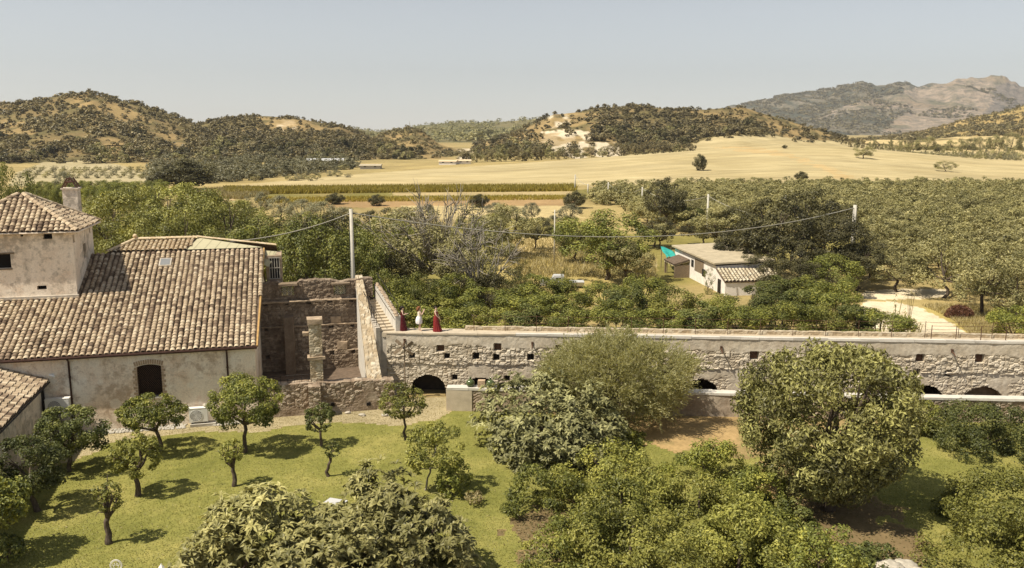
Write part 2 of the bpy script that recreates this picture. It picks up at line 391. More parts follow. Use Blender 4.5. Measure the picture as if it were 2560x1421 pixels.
def dup(o, loc, rz=None, scale=None, label=None):
    """copy of a thing with its parts"""
    c = o.copy(); COL.objects.link(c); c.location = loc
    if rz is not None: c.rotation_euler = (0, 0, rz)
    if scale is not None: c.scale = scale
    if label: c['label'] = label
    for ch in list(o.children):
        k = ch.copy(); COL.objects.link(k); k.parent = c
    return c
# ------------------------------------------------------------------ terrain (one polar sheet, split by kind of ground)
def skyz(px, py, Y):
    v = (CY - py) / F
    return H + Y * (-sT + v * cT) / (cT + v * sT)
HILLS = [  # name, skyline in photo pixels, ridge distance, foot distance, back distance, roughness
    ('left', [(-900, 300), (-500, 280), (-200, 268), (0, 264), (100, 250), (160, 239), (230, 233), (300, 252), (390, 278), (440, 292), (480, 309), (520, 330), (600, 380), (680, 440)], 760, 470, 1200, 1.0),
    ('second', [(380, 400), (430, 345), (480, 312), (540, 302), (620, 291), (680, 292), (740, 295), (800, 308), (850, 312), (900, 333), (940, 352), (980, 385), (1020, 425)], 800, 480, 1200, 1.0),
    ('knoll', [(880, 420), (930, 352), (975, 328), (1030, 320), (1060, 333), (1100, 362), (1140, 376), (1200, 384), (1260, 400), (1300, 430)], 720, 500, 950, 0.8),
    ('back', [(500, 360), (700, 340), (870, 320), (950, 330), (1000, 324), (1060, 313), (1150, 306), (1230, 307), (1330, 298), (1450, 292), (1600, 300), (1900, 330)], 2300, 1300, 3500, 0.7),
    ('centre', [(1120, 412), (1180, 372), (1210, 357), (1290, 331), (1350, 300), (1385, 285), (1450, 281), (1500, 270), (1560, 271), (1620, 266), (1680, 276), (1740, 274), (1800, 270), (1850, 267), (1900, 281), (1970, 302), (2050, 326), (2120, 348), (2220, 375), (2300, 400)], 820, 520, 1300, 1.0),
    ('mountain', [(1500, 330), (1700, 300), (1850, 263), (1890, 253), (1950, 240), (2030, 226), (2150, 206), (2200, 214), (2240, 208), (2290, 216), (2340, 206), (2400, 193), (2440, 190), (2490, 193), (2530, 202), (2570, 222), (2650, 250), (2800, 280), (3300, 320)], 5200, 3600, 8000, 1.0),
    ('right', [(2100, 352), (2200, 345), (2300, 330), (2350, 318), (2420, 296), (2500, 282), (2560, 264), (2700, 250), (3000, 240), (3600, 270)], 1500, 800, 2400, 0.8),
    ('rightfield', [(2060, 400), (2110, 362), (2200, 350), (2300, 352), (2400, 342), (2500, 340), (2600, 345), (3000, 350)], 900, 560, 1500, 0.4),
]
FIELD = [(420, 486), (480, 474), (600, 463), (760, 447), (900, 435), (1100, 422), (1280, 412), (1500, 397), (1700, 381), (1800, 373), (1950, 364), (2100, 366), (2300, 384), (2450, 398), (2600, 404), (3200, 410)]
FPX = np.array([p[0] for p in FIELD]); FPY = np.array([p[1] for p in FIELD])
def fieldY(px): return np.interp(px, [420, 600, 900, 1280, 1700, 1900, 2600], [262, 285, 340, 400, 440, 460, 470])
def terrain(x, y):
    x = np.asarray(x, float); y = np.asarray(y, float)
    yy = np.maximum(y, 5.0); px = CX + F * (x / yy) / 0.985
    z = np.zeros_like(x); who = np.full(x.shape, -1)
    # gentle dip of the garden towards the arcade
    dip = smooth((y - 49.5) / 4.5) * smooth((x + 8.5) / 2.0) * smooth((60 - y) / 3.0)
    z = z - 0.5 * dip
    z = z + 0.10 * (fbm(x * 0.12, y * 0.12, 3, 3) - 0.5) * smooth((60 - y) / 6) * smooth((48.5 - y) / 4)
    z = z + 0.8 * (fbm(x * 0.02, y * 0.02, 3, 8) - 0.5) * smooth((y - 75) / 80)
    # stubble field mound
    fy = fieldY(px); fz = np.maximum(skyz(px, np.interp(px, FPX, FPY), fy), 0)
    t = (y - 255) / (fy - 255)
    fm = np.where(t < 1, smooth(t * 0.5 + 0.0) * 2, 1) * fz
    fm = np.where(t < 1, np.clip(t, 0, 1) ** 1.15 * fz, fz * (1 - 0.5 * smooth((y - fy) / 120)))
    fm = np.where((y > 255) & (px > 420), fm, 0); fm = fm * smooth((px - 420) / 80)
    who = np.where(fm > z + 0.05, 100, who); z = np.maximum(z, fm)
    for i, (nm, pts, yr, yf, yb, ro) in enumerate(HILLS):
        a = np.array(pts, float)
        zr = np.maximum(skyz(px, np.interp(px, a[:, 0], a[:, 1]), yr), 0) * smooth((px - a[0, 0]) / 40) * smooth((a[-1, 0] - px) / 40)
        if nm == 'mountain': zr = zr + (26 * (fbm(px / 26, px * 0, 4, 9) - .5) + 26 * smooth((px - 2250) / 150) * (1 - np.abs(2 * fbm(px / 34, px * 0 + 3, 3, 19) - 1) - .7)) * smooth(zr / 120)
        t = (y - yf) / (yr - yf)
        pr = np.where(t < 1, np.clip(t, 0, 1) ** 1.25, 1 - smooth((y - yr) / (yb - yr)))
        sc_ = (yr - yf)
        gl = fbm(x / (0.28 * sc_) + i * 7.3, y / (0.4 * sc_), 5, 40 + i) - 0.5
        rd = np.abs(fbm(x / (0.5 * sc_) + i, y / (0.9 * sc_), 4, 90 + i) - 0.5) * 2
        hz = zr * pr * (1 + ro * (0.55 * gl - 0.28 * (rd - 0.2)) * np.clip(4 * pr * (1.03 - pr), 0.0, 1)) + zr * ro * 0.03 * gl * pr
        if nm == 'mountain':
            rg_ = 1 - np.abs(2 * fbm(x / 420 + .3 * y / 900, y / 700, 5, 300) - 1); r2 = 1 - np.abs(2 * fbm(x / 130 + y / 400, y / 260, 4, 320) - 1)
            hz = hz * (1 + (.34 * (rg_ - .72) + .12 * (r2 - .7)) * np.clip(2.6 * pr * (1.12 - pr), 0, 1))
        elif ro > .75:
            r2 = 1 - np.abs(2 * fbm(x / 46, y / 80, 4, 350 + i) - 1); r3 = 1 - np.abs(2 * fbm(x / 17, y / 26, 3, 380 + i) - 1); hz = hz * (1 + (.24 * (r2 - .7) + .07 * (r3 - .7)) * np.clip(3 * pr * (1.08 - pr), 0, 1))
        who = np.where((hz > z + 0.3) & (y > yf), i, who); z = np.maximum(z, np.where(y > yf, hz, 0))
    return z, who, px

LAWN_P = [(-400, 1500), (-400, 1150), (100, 1180), (235, 1135), (262, 1112), (330, 1100), (480, 1085), (640, 1082), (740, 1068), (800, 1058), (900, 1062), (1000, 1068), (1085, 1052), (1135, 1022), (1200, 1018), (1560, 1060), (1640, 1120), (1850, 1150), (2050, 1120), (2200, 1060), (2420, 1030), (2700, 1040), (3000, 1300), (2600, 1500)]
SAND_P = [[(1600, 1040), (1860, 1040), (1860, 1100), (1740, 1125), (1600, 1110)], [(1860, 1160), (2010, 1165), (2060, 1240), (1900, 1240)]]
SHADE_DIRT_P = [[(1960, 1255), (2120, 1235), (2300, 1320), (2300, 1450), (1960, 1400)], [(1290, 1300), (1420, 1280), (1430, 1400), (1300, 1420)]]
PATH_P = [(-400, 1150), (100, 1180), (235, 1135), (262, 1112), (330, 1100), (480, 1085), (640, 1082), (740, 1068), (800, 1058), (900, 1062), (1000, 1068), (1085, 1052), (1140, 1022), (1140, 990), (960, 1000), (640, 1030), (200, 1060)]
ROAD_P = [[(2150, 745), (2165, 728), (2250, 722), (2375, 724), (2370, 742), (2290, 748), (2200, 750)], [(2165, 752), (2240, 756), (2300, 770), (2350, 795), (2400, 820), (2440, 845), (2440, 900), (2200, 900), (2130, 800)]]
STUB_P = [(560, 473), (600, 463), (760, 447), (900, 435), (1100, 421), (1280, 410), (1500, 394), (1700, 378), (1735, 360), (1770, 346), (1840, 338), (1925, 337), (2000, 350), (2110, 353), (2300, 375), (2700, 390), (3400, 400), (3400, 476), (2300, 466), (1900, 464), (1700, 459), (1440, 464), (1000, 466), (560, 478)]
SEAM_P = [(1780, 368), (1850, 380), (1960, 392), (2060, 425), (2110, 455), (2125, 468), (2150, 468), (2130, 440), (2040, 405), (1990, 390), (1930, 372), (1850, 366)]
LEFTF_P = [(20, 466), (40, 432), (110, 406), (200, 402), (300, 412), (395, 445), (370, 458), (200, 466)]
CHALK_P = [[(1355, 330), (1420, 322), (1475, 330), (1482, 392), (1440, 398), (1350, 372)], [(1370, 288), (1420, 284), (1430, 316), (1375, 322)], [(1480, 355), (1550, 358), (1560, 392), (1485, 394)], [(676, 300), (735, 300), (745, 322), (700, 330)], [(1140, 372), (1180, 372), (1185, 400), (1145, 402)]]
BARE_P = [[(200, 240), (300, 262), (420, 320), (480, 372), (440, 372), (330, 310), (235, 285), (170, 262)], [(0, 300), (70, 305), (90, 335), (0, 345)], [(240, 350), (300, 340), (310, 385), (250, 390)], [(640, 292), (760, 296), (830, 330), (740, 330), (650, 315)], [(960, 345), (1060, 330), (1150, 372), (1120, 410), (1060, 395), (1000, 370)], [(1200, 360), (1300, 330), (1360, 300), (1420, 280), (1500, 285), (1490, 345), (1360, 372), (1200, 385)], [(1700, 275), (1860, 268), (1960, 300), (2100, 345), (2000, 345), (1880, 300), (1760, 295)], [(1900, 318), (2000, 322), (2110, 350), (1960, 352)], [(340, 405), (420, 415), (560, 470), (480, 440)]]

# grid
pxs = np.concatenate([np.arange(-4200, -300, 130), np.arange(-300, 2870, 5.0), np.arange(2870, 6800, 130)])
az = np.arctan((pxs - CX) * 0.985 / F)
azs = np.concatenate([np.linspace(-math.pi, az[0], 26)[1:-1], az, np.linspace(az[-1], math.pi, 26)[1:-1], [math.pi]])
azs = np.concatenate([[-math.pi], azs[:-1]])
rad = np.concatenate([[1.5, 4, 8, 13, 18, 22, 25], 27 * 1.0062 ** np.arange(0, 950), np.array([27 * 1.0062 ** 950]) * 1.03 ** np.arange(1, 60)])
rad = rad[rad < 60000]
A, RR = np.meshgrid(azs, rad); X = RR * np.sin(A); Y = RR * np.cos(A)
Z, WHO, PXA = terrain(X, Y)
Z = np.where(Y < 8, 0, Z)
nr, nc = X.shape
PPX, PPY = proj(X, Y, Z)
jx = (fbm(X * 0.9, Y * 0.9, 3, 61) - 0.5); jy = (fbm(X * 0.9 + 50, Y * 0.9, 3, 62) - 0.5)
JX = PPX + jx * 22; JY = PPY + jy * np.where(Y < 70, 9, 3)
infr = (Y > 20) & (PPX > -700) & (PPX < 3600)
# ground colour at every vertex; tree shade is painted into the dirt patches
soil = np.empty((nr, nc, 3)); soil[:] = (.33, .25, .125)
def setc(mask, c): soil[mask] = c
near = Y < 56
g1 = fbm(X * 0.05, Y * 0.05, 4, 5)[..., None]
setc(Y >= 56, (.36, .29, .14))
soil[:] = soil * (0.75 + 0.5 * g1)
gm = smooth((fbm(X * 0.035, Y * 0.03, 4, 23) - 0.47) * 9)[..., None] * ((Y > 56) & (Y < 260))[..., None]
soil[:] = soil * (1 - gm * .75) + np.array((.19, .18, .05)) * gm * .75
for i, (nm, pts, yr, yf, yb, ro) in enumerate(HILLS):
    m = WHO == i
    base = {'mountain': (.22, .205, .135), 'back': (.14, .14, .075), 'right': (.17, .155, .075), 'rightfield': (.42, .33, .17)}.get(nm, (.225, .172, .090))
    nn = fbm(X / (0.07 * (yr - yf)), Y / (0.07 * (yr - yf)), 5, 140 + i)[..., None]
    c2 = {'mountain': (.36, .285, .20), 'back': (.20, .175, .095), 'right': (.36, .27, .12)}.get(nm, (.145, .125, .062))
    mixv = smooth((nn - 0.38) / 0.24)
    c = np.array(base) * (1 - mixv) + np.array(c2) * mixv
    soil[m] = c[m]
mo = WHO == 5
tan_ = pip(JX, JY + jy * 14, [(2040, 300), (2120, 262), (2240, 235), (2340, 212), (2400, 190), (2540, 190), (2600, 240), (2560, 275), (2470, 285), (2400, 318), (2300, 335), (2200, 330), (2280, 270), (2160, 275)])
tn = (smooth((fbm(X / 130 + Y / 500, Y / 420, 6, 77) - 0.40) * 10) * (.35 + .65 * smooth((fbm(X / 40, Y / 90, 4, 78) - .3) * 5)))[..., None]
soil[mo & tan_] = (soil * (1 - tn) + np.array((.40, .33, .255)) * tn)[mo & tan_]
gre = mo & ~tan_; gn = smooth((fbm(X / 60 + Y / 300, Y / 130, 5, 79) - .42) * 6)[..., None]; soil[gre] = (np.array((.115, .12, .085)) * (1 - gn) + np.array((.235, .21, .15)) * gn)[gre]
rk = mo & pip(JX, JY, [(2490, 215), (2530, 205), (2600, 240), (2580, 290), (2440, 300), (2480, 260)]); soil[rk] = (.25, .22, .19)
for P in CHALK_P:
    m = pip(JX, JY, P) & (Y > 450); ch = smooth((fbm(X / 5, Y / 40 + Z / 16, 5, 51) - 0.39) * 8)[..., None]
    soil[m] = (soil * (1 - ch) + np.array((.58, .51, .40)) * ch)[m]
for P in BARE_P:
    m = pip(JX, JY, P) & (Y > 450) & (WHO != 5) & (WHO != 3); bn = smooth((fbm(X / 14, Y / 22, 4, 57) - .35) * 6)[..., None]; soil[m] = (soil * (1 - .75 * bn) + np.array((.34, .25, .125)) * .75 * bn)[m]
stub = infr & (Y > 235) & (Y < 800) & pip(PPX, JY, STUB_P) & (np.isin(WHO, (100, -1, 4, 7)))
soil[stub] = (np.array((.44, .372, .215)) * (0.90 + 0.2 * g1))[stub]
bnd = vnoise(PPX / 420, (PPY - np.interp(PPX, FPX, FPY)) / 2.6 + .4 * fbm(PPX / 90, PPY / 9, 2, 14), 71); b2 = vnoise(PPX / 160, PPY / 5, 72); soil[stub] = (soil * (.80 + .26 * bnd + .12 * b2)[..., None])[stub]
seam = stub & pip(JX + jx * 30, JY, SEAM_P) & (fbm(X / 7, Y / 7, 3, 3) > .42); soil[seam] = (.47, .36, .19)
leftf = infr & (Y > 200) & (Y < 620) & pip(JX, JY, LEFTF_P); soil[leftf] = (.40, .35, .22)
setc(infr & (Y > 500) & (WHO == 7) & (fbm(X / 60, Y / 60, 3, 9) > 0.5), (.52, .42, .23))
# strips below the field
setc(infr & (Y > 180) & (Y < 262) & pip(JX, JY, [(980, 482), (1430, 478), (1430, 488), (980, 490)]), (.46, .37, .21))
setc(infr & pip(JX, JY, [(820, 500), (1440, 492), (1440, 516), (820, 520)]) & (Y > 140), (.34, .235, .125))
setc(infr & pip(JX, JY, [(1000, 515), (1420, 515), (1460, 545), (1000, 550)]) & (Y > 120), (.46, .38, .21))
setc(infr & pip(JX, JY, [(470, 478), (560, 470), (640, 490), (560, 505), (480, 495)]) & (Y > 150), (.52, .40, .24))
setc(infr & pip(JX, JY, [(1240, 640), (1640, 640), (1640, 760), (1240, 760)]) & (Y > 75), (.38, .31, .13))
setc(infr & pip(JX, JY, [(1270, 595), (1420, 595), (1420, 640), (1270, 640)]) & (Y > 75), (.50, .40, .20))
setc(infr & pip(JX, JY, [(2300, 770), (2600, 760), (2600, 900), (2440, 900)]) & (Y > 60), (.40, .33, .13))
# garden
path = infr & near & (Y > 40) & pip(JX, JY, PATH_P); soil[path] = (.42, .36, .235)
lawn = infr & near & pip(JX, JY, LAWN_P) & ~path
sand = np.zeros_like(lawn)
for P in SAND_P: sand |= pip(JX + jx * 90, JY + jy * 60, P) & near
soil[sand] = (.42, .30, .155); lawn &= ~sand
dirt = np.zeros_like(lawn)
for P in SHADE_DIRT_P: dirt |= pip(JX + jx * 140, JY + jy * 90, P) & near
soil[dirt & near] = (.20, .15, .085); lawn &= ~dirt  # brown dirt, painted darker for the tree shade over it
road = np.zeros_like(lawn)
for P in ROAD_P: road |= pip(JX, JY, P) & (Y > 60) & (Y < 140)
soil[road] = (.64, .565, .44)
# split faces by kind of ground
kind = np.zeros((nr, nc), int)
kind[(WHO >= 0) & (WHO < 100) & (WHO != 5)] = 1; kind[WHO == 5] = 2
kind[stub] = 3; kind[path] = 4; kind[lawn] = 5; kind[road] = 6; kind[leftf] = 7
ii, jj = np.meshgrid(np.arange(nr - 1), np.arange(nc), indexing='ij'); j2 = (jj + 1) % nc
FQ = np.stack([ii * nc + jj, ii * nc + j2, (ii + 1) * nc + j2, (ii + 1) * nc + jj], -1).reshape(-1, 4)[:, ::-1]
FK = kind[ii, jj].ravel()
VV = np.stack([X.ravel(), Y.ravel(), Z.ravel()], 1); SS = soil.reshape(-1, 3)
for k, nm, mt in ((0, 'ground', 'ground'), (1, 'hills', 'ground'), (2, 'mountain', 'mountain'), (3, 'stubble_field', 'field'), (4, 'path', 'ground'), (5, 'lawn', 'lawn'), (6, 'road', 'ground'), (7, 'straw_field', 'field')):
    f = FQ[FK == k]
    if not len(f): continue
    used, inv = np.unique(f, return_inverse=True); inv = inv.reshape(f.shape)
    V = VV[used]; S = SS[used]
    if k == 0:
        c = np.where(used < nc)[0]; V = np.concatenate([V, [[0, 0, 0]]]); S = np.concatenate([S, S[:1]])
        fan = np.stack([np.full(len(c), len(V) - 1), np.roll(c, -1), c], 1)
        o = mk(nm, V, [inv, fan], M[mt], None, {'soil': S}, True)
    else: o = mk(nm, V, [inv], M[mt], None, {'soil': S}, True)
    struct(o)
def gz(x, y): return float(terrain(np.array([x]), np.array([y]))[0][0])
# ------------------------------------------------------------------ foliage
def unit(v): return v / (np.linalg.norm(v, axis=-1, keepdims=True) + 1e-9)
def rdir(n): return unit(rng.normal(size=(n, 3)))
def leaves(P, Nn, L, W, droop=0.0, fold=0.18):
    """diamond leaves: P centres, Nn facing normals"""
    n = len(P); a = unit(np.cross(Nn, rdir(n))); a[:, 2] -= droop; a = unit(a); b = unit(np.cross(Nn, a)); nn = np.cross(a, b)
    l = (L * rng.uniform(0.7, 1.25, n))[:, None]; ww = (W * rng.uniform(0.75, 1.2, n))[:, None]
    V = np.stack([P - a * l * .5, P + b * ww * .5 + nn * fold * ww, P + a * l * .5 - nn * fold * l * .3, P - b * ww * .5 + nn * fold * ww], 1).reshape(-1, 3)
    Fq = np.arange(4 * n).reshape(-1, 4); return V, Fq
def rosettes(P, Nn, L, W, k=11):
    """whorls of long arching leaves (loquat)"""
    Vs = []; n = len(P)
    for i in range(k):
        a = unit(np.cross(Nn, rdir(n))); up = rng.uniform(0.05, 1.0, n)[:, None]
        d0 = unit(a + Nn * up); d1 = unit(a * 1.0 + Nn * (up - 0.75)); b = unit(np.cross(d0, Nn)); q = np.cross(b, d0)
        l = (L * rng.uniform(0.65, 1.15, n))[:, None]; ww = (W * rng.uniform(.8, 1.2, n))[:, None] * .5
        m = P + d0 * l * .5; e = m + d1 * l * .5; fo = q * ww * .35
        Vs.append(np.stack([P, m + b * ww - fo * -1, m, m - b * ww - fo * -1, e], 1))
    V = np.stack(Vs, 1).reshape(-1, 5, 3); N_ = len(V); idx = np.arange(N_)[:, None] * 5
    V = V.reshape(-1, 3)
    Ft = np.concatenate([idx + np.array([0, 1, 2]), idx + np.array([0, 2, 3]), idx + np.array([2, 1, 4]), idx + np.array([2, 4, 3])])
    return V, Ft
def clumps(radii, n, size, lobes=5, low=-0.55, fill=0.25, irr=1.0):
    """clump centres over a lumpy crown"""
    lob = rdir(lobes); lob[:, 2] = np.abs(lob[:, 2]) * 0.8; amp = rng.uniform(0.05, 0.32, lobes) * irr
    d = rdir(n * 4); d = d[d[:, 2] > low][:n]
    s = 0.78 + ((np.clip(d @ lob.T, 0, 1) ** 3) * amp).sum(1)
    r = np.where(rng.random(len(d)) < fill, rng.uniform(0.25, 0.8, len(d)), rng.uniform(0.82, 1.0, len(d))) * s
    C = d * r[:, None] * np.array(radii) * (1 - size * 0.55)
    cr = size * np.array(radii).mean() * rng.uniform(0.65, 1.25, len(d))
    return C, cr, d
def crown(radii, ncl, nl, L, W, size=0.26, droop=0.0, lobes=5, low=-0.55, fill=0.25, up=0.45, flat=0.75, irr=1.0):
    C, cr, d = clumps(radii, ncl, size, lobes, low, fill, irr); k = len(C)
    wgt = cr ** 2; which = rng.choice(k, nl, p=wgt / wgt.sum())
    dd = rdir(nl); dd = unit(dd + d[which] * 0.55); rr = rng.random(nl) ** 0.38
    P = C[which] + dd * (cr[which] * rr)[:, None] * np.array([1, 1, flat])
    Nn = unit(dd * 0.7 + np.array([0, 0, up]) + rdir(nl) * 0.55)
    g = np.quantile(np.hypot(P[:, 0] / radii[0], P[:, 1] / radii[1]), .97); gz_ = np.quantile(P[:, 2], .985) / radii[2]; sc3 = np.array([1 / g, 1 / g, 1 / gz_]); P = P * sc3; C = C * sc3
    V, Fq = leaves(P, Nn, L, W, droop)
    ct = rng.normal(0, .17, k)
    t = np.clip(0.45 + ct[which] + rng.normal(0, .17, nl), 0, 1)
    return V, [Fq], np.repeat(t, 4), C
def crown_ros(radii, ncl, nr_, L, W, size=0.24, low=-0.4, k=11, fill=0.2):
    C, cr, d = clumps(radii, ncl, size, 6, low, fill); kk = len(C); which = rng.integers(0, kk, nr_)
    dd = unit(rdir(nr_) + d[which] * 0.7); P = C[which] + dd * (cr[which] * rng.uniform(.4, 1.0, nr_))[:, None]
    Nn = unit(dd * 0.6 + np.array([0, 0, .8]) + rdir(nr_) * .3)
    g = np.quantile(np.hypot(P[:, 0] / radii[0], P[:, 1] / radii[1]), .94); gz_ = np.quantile(P[:, 2], .96) / radii[2]; sc3 = np.array([1 / g, 1 / g, 1 / gz_]); P = P * sc3; C = C * sc3
    V, Ft = rosettes(P, Nn, L, W, k); t = np.clip(0.45 + np.repeat(rng.normal(0, .17, nr_), k) + rng.normal(0, .10, nr_ * k), 0, 1)
    return V, [Ft], np.repeat(t, 5), C
def crown_wisp(radii, ncl, nl, L, W):
    """feathery crown of long upright shoots set with narrow leaves"""
    C, cr, d = clumps(radii, ncl, 0.2, 6, -0.5, 0.15); Vs = []; k = len(C); sh = nl // 14
    which = rng.integers(0, k, sh); dd = unit(rdir(sh) * .75 + d[which] * 0.8 + np.array([0, 0, .55])); ln = rng.uniform(.4, 1.15, sh)
    base = C[which] + rdir(sh) * (cr[which] * .7)[:, None]
    s = rng.random((sh, 14)); P = base[:, None] + dd[:, None] * (ln[:, None] * s)[..., None] + np.array([0, 0, -.25]) * (s ** 2)[..., None]
    P = P.reshape(-1, 3); A_ = unit(np.repeat(dd, 14, 0) + rdir(len(P)) * .6); b = unit(np.cross(A_, rdir(len(P))))
    l = (L * rng.uniform(.7, 1.3, len(P)))[:, None]; w2 = W * .5
    V = np.stack([P, P + A_ * l * .5 + b * w2, P + A_ * l, P + A_ * l * .5 - b * w2], 1).reshape(-1, 3)
    t = np.clip(0.45 + np.repeat(rng.normal(0, .16, sh), 14) + rng.normal(0, .12, len(P)), 0, 1)
    return V, [np.arange(4 * len(P)).reshape(-1, 4)], np.repeat(t, 4), C
def trunk_mb(base, cc, C, r0, limbs=6, lean=None, stout=False, wig=0.12):
    """tapered trunk from base to the crown centre with limbs to some clumps"""
    mb = MB(); base = np.array(base, float); cc = np.array(cc, float); h = cc[2] - base[2]
    fork = base + (cc - base) * 0.62; n = 6; pts = []
    for i in range(n):
        t = i / (n - 1); p = base + (fork - base) * t; p[:2] += rng.uniform(-wig, wig, 2) * math.sin(math.pi * t) * h * 0.5
        if lean is not None: p += np.array(lean) * math.sin(math.pi * t)
        pts.append(p)
    rr = r0 * np.array([1.35, .95, .84, .76, .72, .68]); mb.tube(pts, rr, 9)
    sel = rng.choice(len(C), min(limbs, len(C)), replace=False)
    for i in sel:
        e = cc + C[i] * 0.9; s = pts[-1]; mid = (s + e) / 2 + rng.uniform(-.1, .1, 3) * h * .5; mid[2] -= 0.08 * h
        for _ in range(2):
            tq = e + rdir(1)[0] * h * .22; mb.tube([mid + (e - mid) * .4, (e + tq) / 2, tq], r0 * np.array([.2, .13, .05]), 4)
        mb.tube([s - (s - pts[-2]) * .15, s + (mid - s) * .5, mid, (mid + e) / 2, e], r0 * np.array([.7, .55, .42, .28, .1]), 6)
    return mb
def tree(label, base, cc, radii, sp, cat='tree', name='tree', group=None, r0=None, limbs=6, lean=None, mat=None, dens=1.0, wig=.06, low=-.8, barkm='bark', leafk=1.0, size=None, seed=0):
    """cc crown centre relative to base; sp species"""
    global rng
    keep_ = rng; rng = np.random.default_rng(zlib.crc32(label.encode()) + seed)
    base = np.array(base, float); radii = np.array(radii, float); rm = radii.mean(); area = rm ** 2
    if sp == 'loquat': V, Fs, t, C = crown_ros(radii, int(70 + 18 * area), int(115 * dens * area), .40 * leafk, .125 * leafk, k=11, low=low)
    elif sp == 'willow': V, Fs, t, C = crown_wisp(radii, int(60 + 14 * area), int(9000 * dens * area), .17, .038)
    else:
        L, W, dn, sz, dr, up = {'citrus': (.145, .082, 2300, .19, .05, .35), 'walnut': (.25, .10, 1300, .17, .55, .15), 'fine': (.17, .055, 1700, .22, .0, .5), 'broad': (.26, .16, 700, .26, .15, .4)}[sp]
        L *= leafk; W *= leafk; dn /= leafk ** 2
        V, Fs, t, C = crown(radii, int(60 + 13 * area), int(1.25 * dn * dens * area), L, W, size or sz, dr, 7, low, .22, up, irr=1.0 if sp == 'walnut' else (1.2 if rm > 2.1 else .45))
    root = thing(name, label, cat, tuple(base), 0, group)
    mk('crown', V + np.array(cc), Fs, M[mat or 'citrus'], root, {'tone': t})
    trunk_mb((0, 0, -.15), cc, C, r0 or 0.09 + 0.035 * rm, limbs, lean, wig=wig).out('trunk', M[barkm], root, True)
    rng = keep_
    return root

# ---- lawn trees: base pixel, crown box in pixels -> world
def lawn_tree(label, bx, by, x0, x1, y0, y1, sp, depth=1.0, cat='tree', name='orange_tree', dz=0.0, **k):
    b = gp(bx, by, 0.0); b[2] = gz(b[0], b[1]); Yc = b[1]
    pl = atY(x0, (y0 + y1) / 2, Yc); pr = atY(x1, (y0 + y1) / 2, Yc); zt = atY((x0 + x1) / 2, y0, Yc + .2)[2]; zb = atY((x0 + x1) / 2, y1, Yc - .3)[2]
    rx = (pr[0] - pl[0]) / 2; rz_ = (zt - zb) / 2
    cc = np.array([(pl[0] + pr[0]) / 2 - b[0], dz, (zt + zb) / 2 - b[2]])
    return tree(label, b, cc, (rx, rx * depth, rz_), sp, cat, name, **k)
G1 = 'small citrus trees on the lawn'
lawn_tree('dark green orange tree in front of the left air conditioner', 172, 1180, 98, 262, 1020, 1165, 'citrus', mat='citrus_dark', group=G1, r0=.13)
lawn_tree('dark orange tree with a leaning trunk at the left lawn edge', 96, 1278, -15, 165, 1098, 1238, 'citrus', mat='citrus_dark', group=G1, r0=.14, lean=(-.15, 0, 0))
lawn_tree('light green tree cut off by the left border of the lawn', -22, 1400, -120, 76, 1205, 1330, 'broad', mat='citrus', group=G1, leafk=.8)
lawn_tree('umbrella shaped orange tree with a bent branch below the arched window', 397, 1132, 298, 472, 992, 1082, 'citrus', mat='citrus', group=G1, r0=.13, lean=(.22, 0, 0), limbs=5)
lawn_tree('yellowish green orange tree on a stout dark trunk', 345, 1240, 270, 402, 1090, 1192, 'citrus', mat='citrus_yellow', group=G1, r0=.15, dens=.95)
lawn_tree('sparse yellow tree with a thick twisted trunk nearest the iron chair', 275, 1360, 226, 308, 1205, 1285, 'citrus', mat='citrus_yellow', group=G1, r0=.15, dens=.5, lean=(-.12, 0, 0), wig=.09)
lawn_tree('small yellow topped tree with a pollarded stump trunk', 588, 1216, 548, 608, 1098, 1165, 'citrus', mat='citrus_yellow', group=G1, r0=.13, dens=.7)
lawn_tree('large round orange tree in front of the house corner', 612, 1132, 522, 702, 945, 1078, 'citrus', mat='citrus', group=G1, r0=.13, dens=1.1)
lawn_tree('narrow dark tree before the shadowed buttress', 803, 1116, 758, 842, 1008, 1085, 'citrus', mat='citrus_dark', group=G1, r0=.09, dens=.75)
lawn_tree('nearly bare twisted sapling with a tuft of leaves', 822, 1193, 808, 852, 1098, 1150, 'citrus', mat='citrus_dark', group=G1, r0=.10, dens=.4, lean=(-.1, 0, 0), wig=.1, limbs=4)
lawn_tree('open branched yellow green tree beside the dark archway', 1013, 1100, 944, 1072, 962, 1050, 'citrus', mat='citrus_yellow', group=G1, r0=.09, dens=.55, limbs=12)
lawn_tree('slender pale stemmed tree with two toned crown in mid lawn', 1063, 1226, 1008, 1162, 1060, 1200, 'citrus', mat='citrus_yellow', group=G1, r0=.06, dens=.75, barkm='bark_pale')
lawn_tree('low dark green bush beside the pale stemmed tree', 1128, 1240, 1082, 1176, 1150, 1245, 'citrus', mat='citrus', cat='bush', name='bush', r0=.05, dens=.8)
lawn_tree('dark shrub growing at the bottom left corner of the lawn', 20, 1408, -30, 62, 1335, 1415, 'citrus', mat='citrus_dark', cat='bush', name='bush', r0=.05)
lawn_tree('small bush with dry orange leaves on the lawn', 1190, 1262, 1160, 1212, 1228, 1262, 'citrus', mat='straw_blade', cat='bush', name='bush', r0=.03, dens=.5)
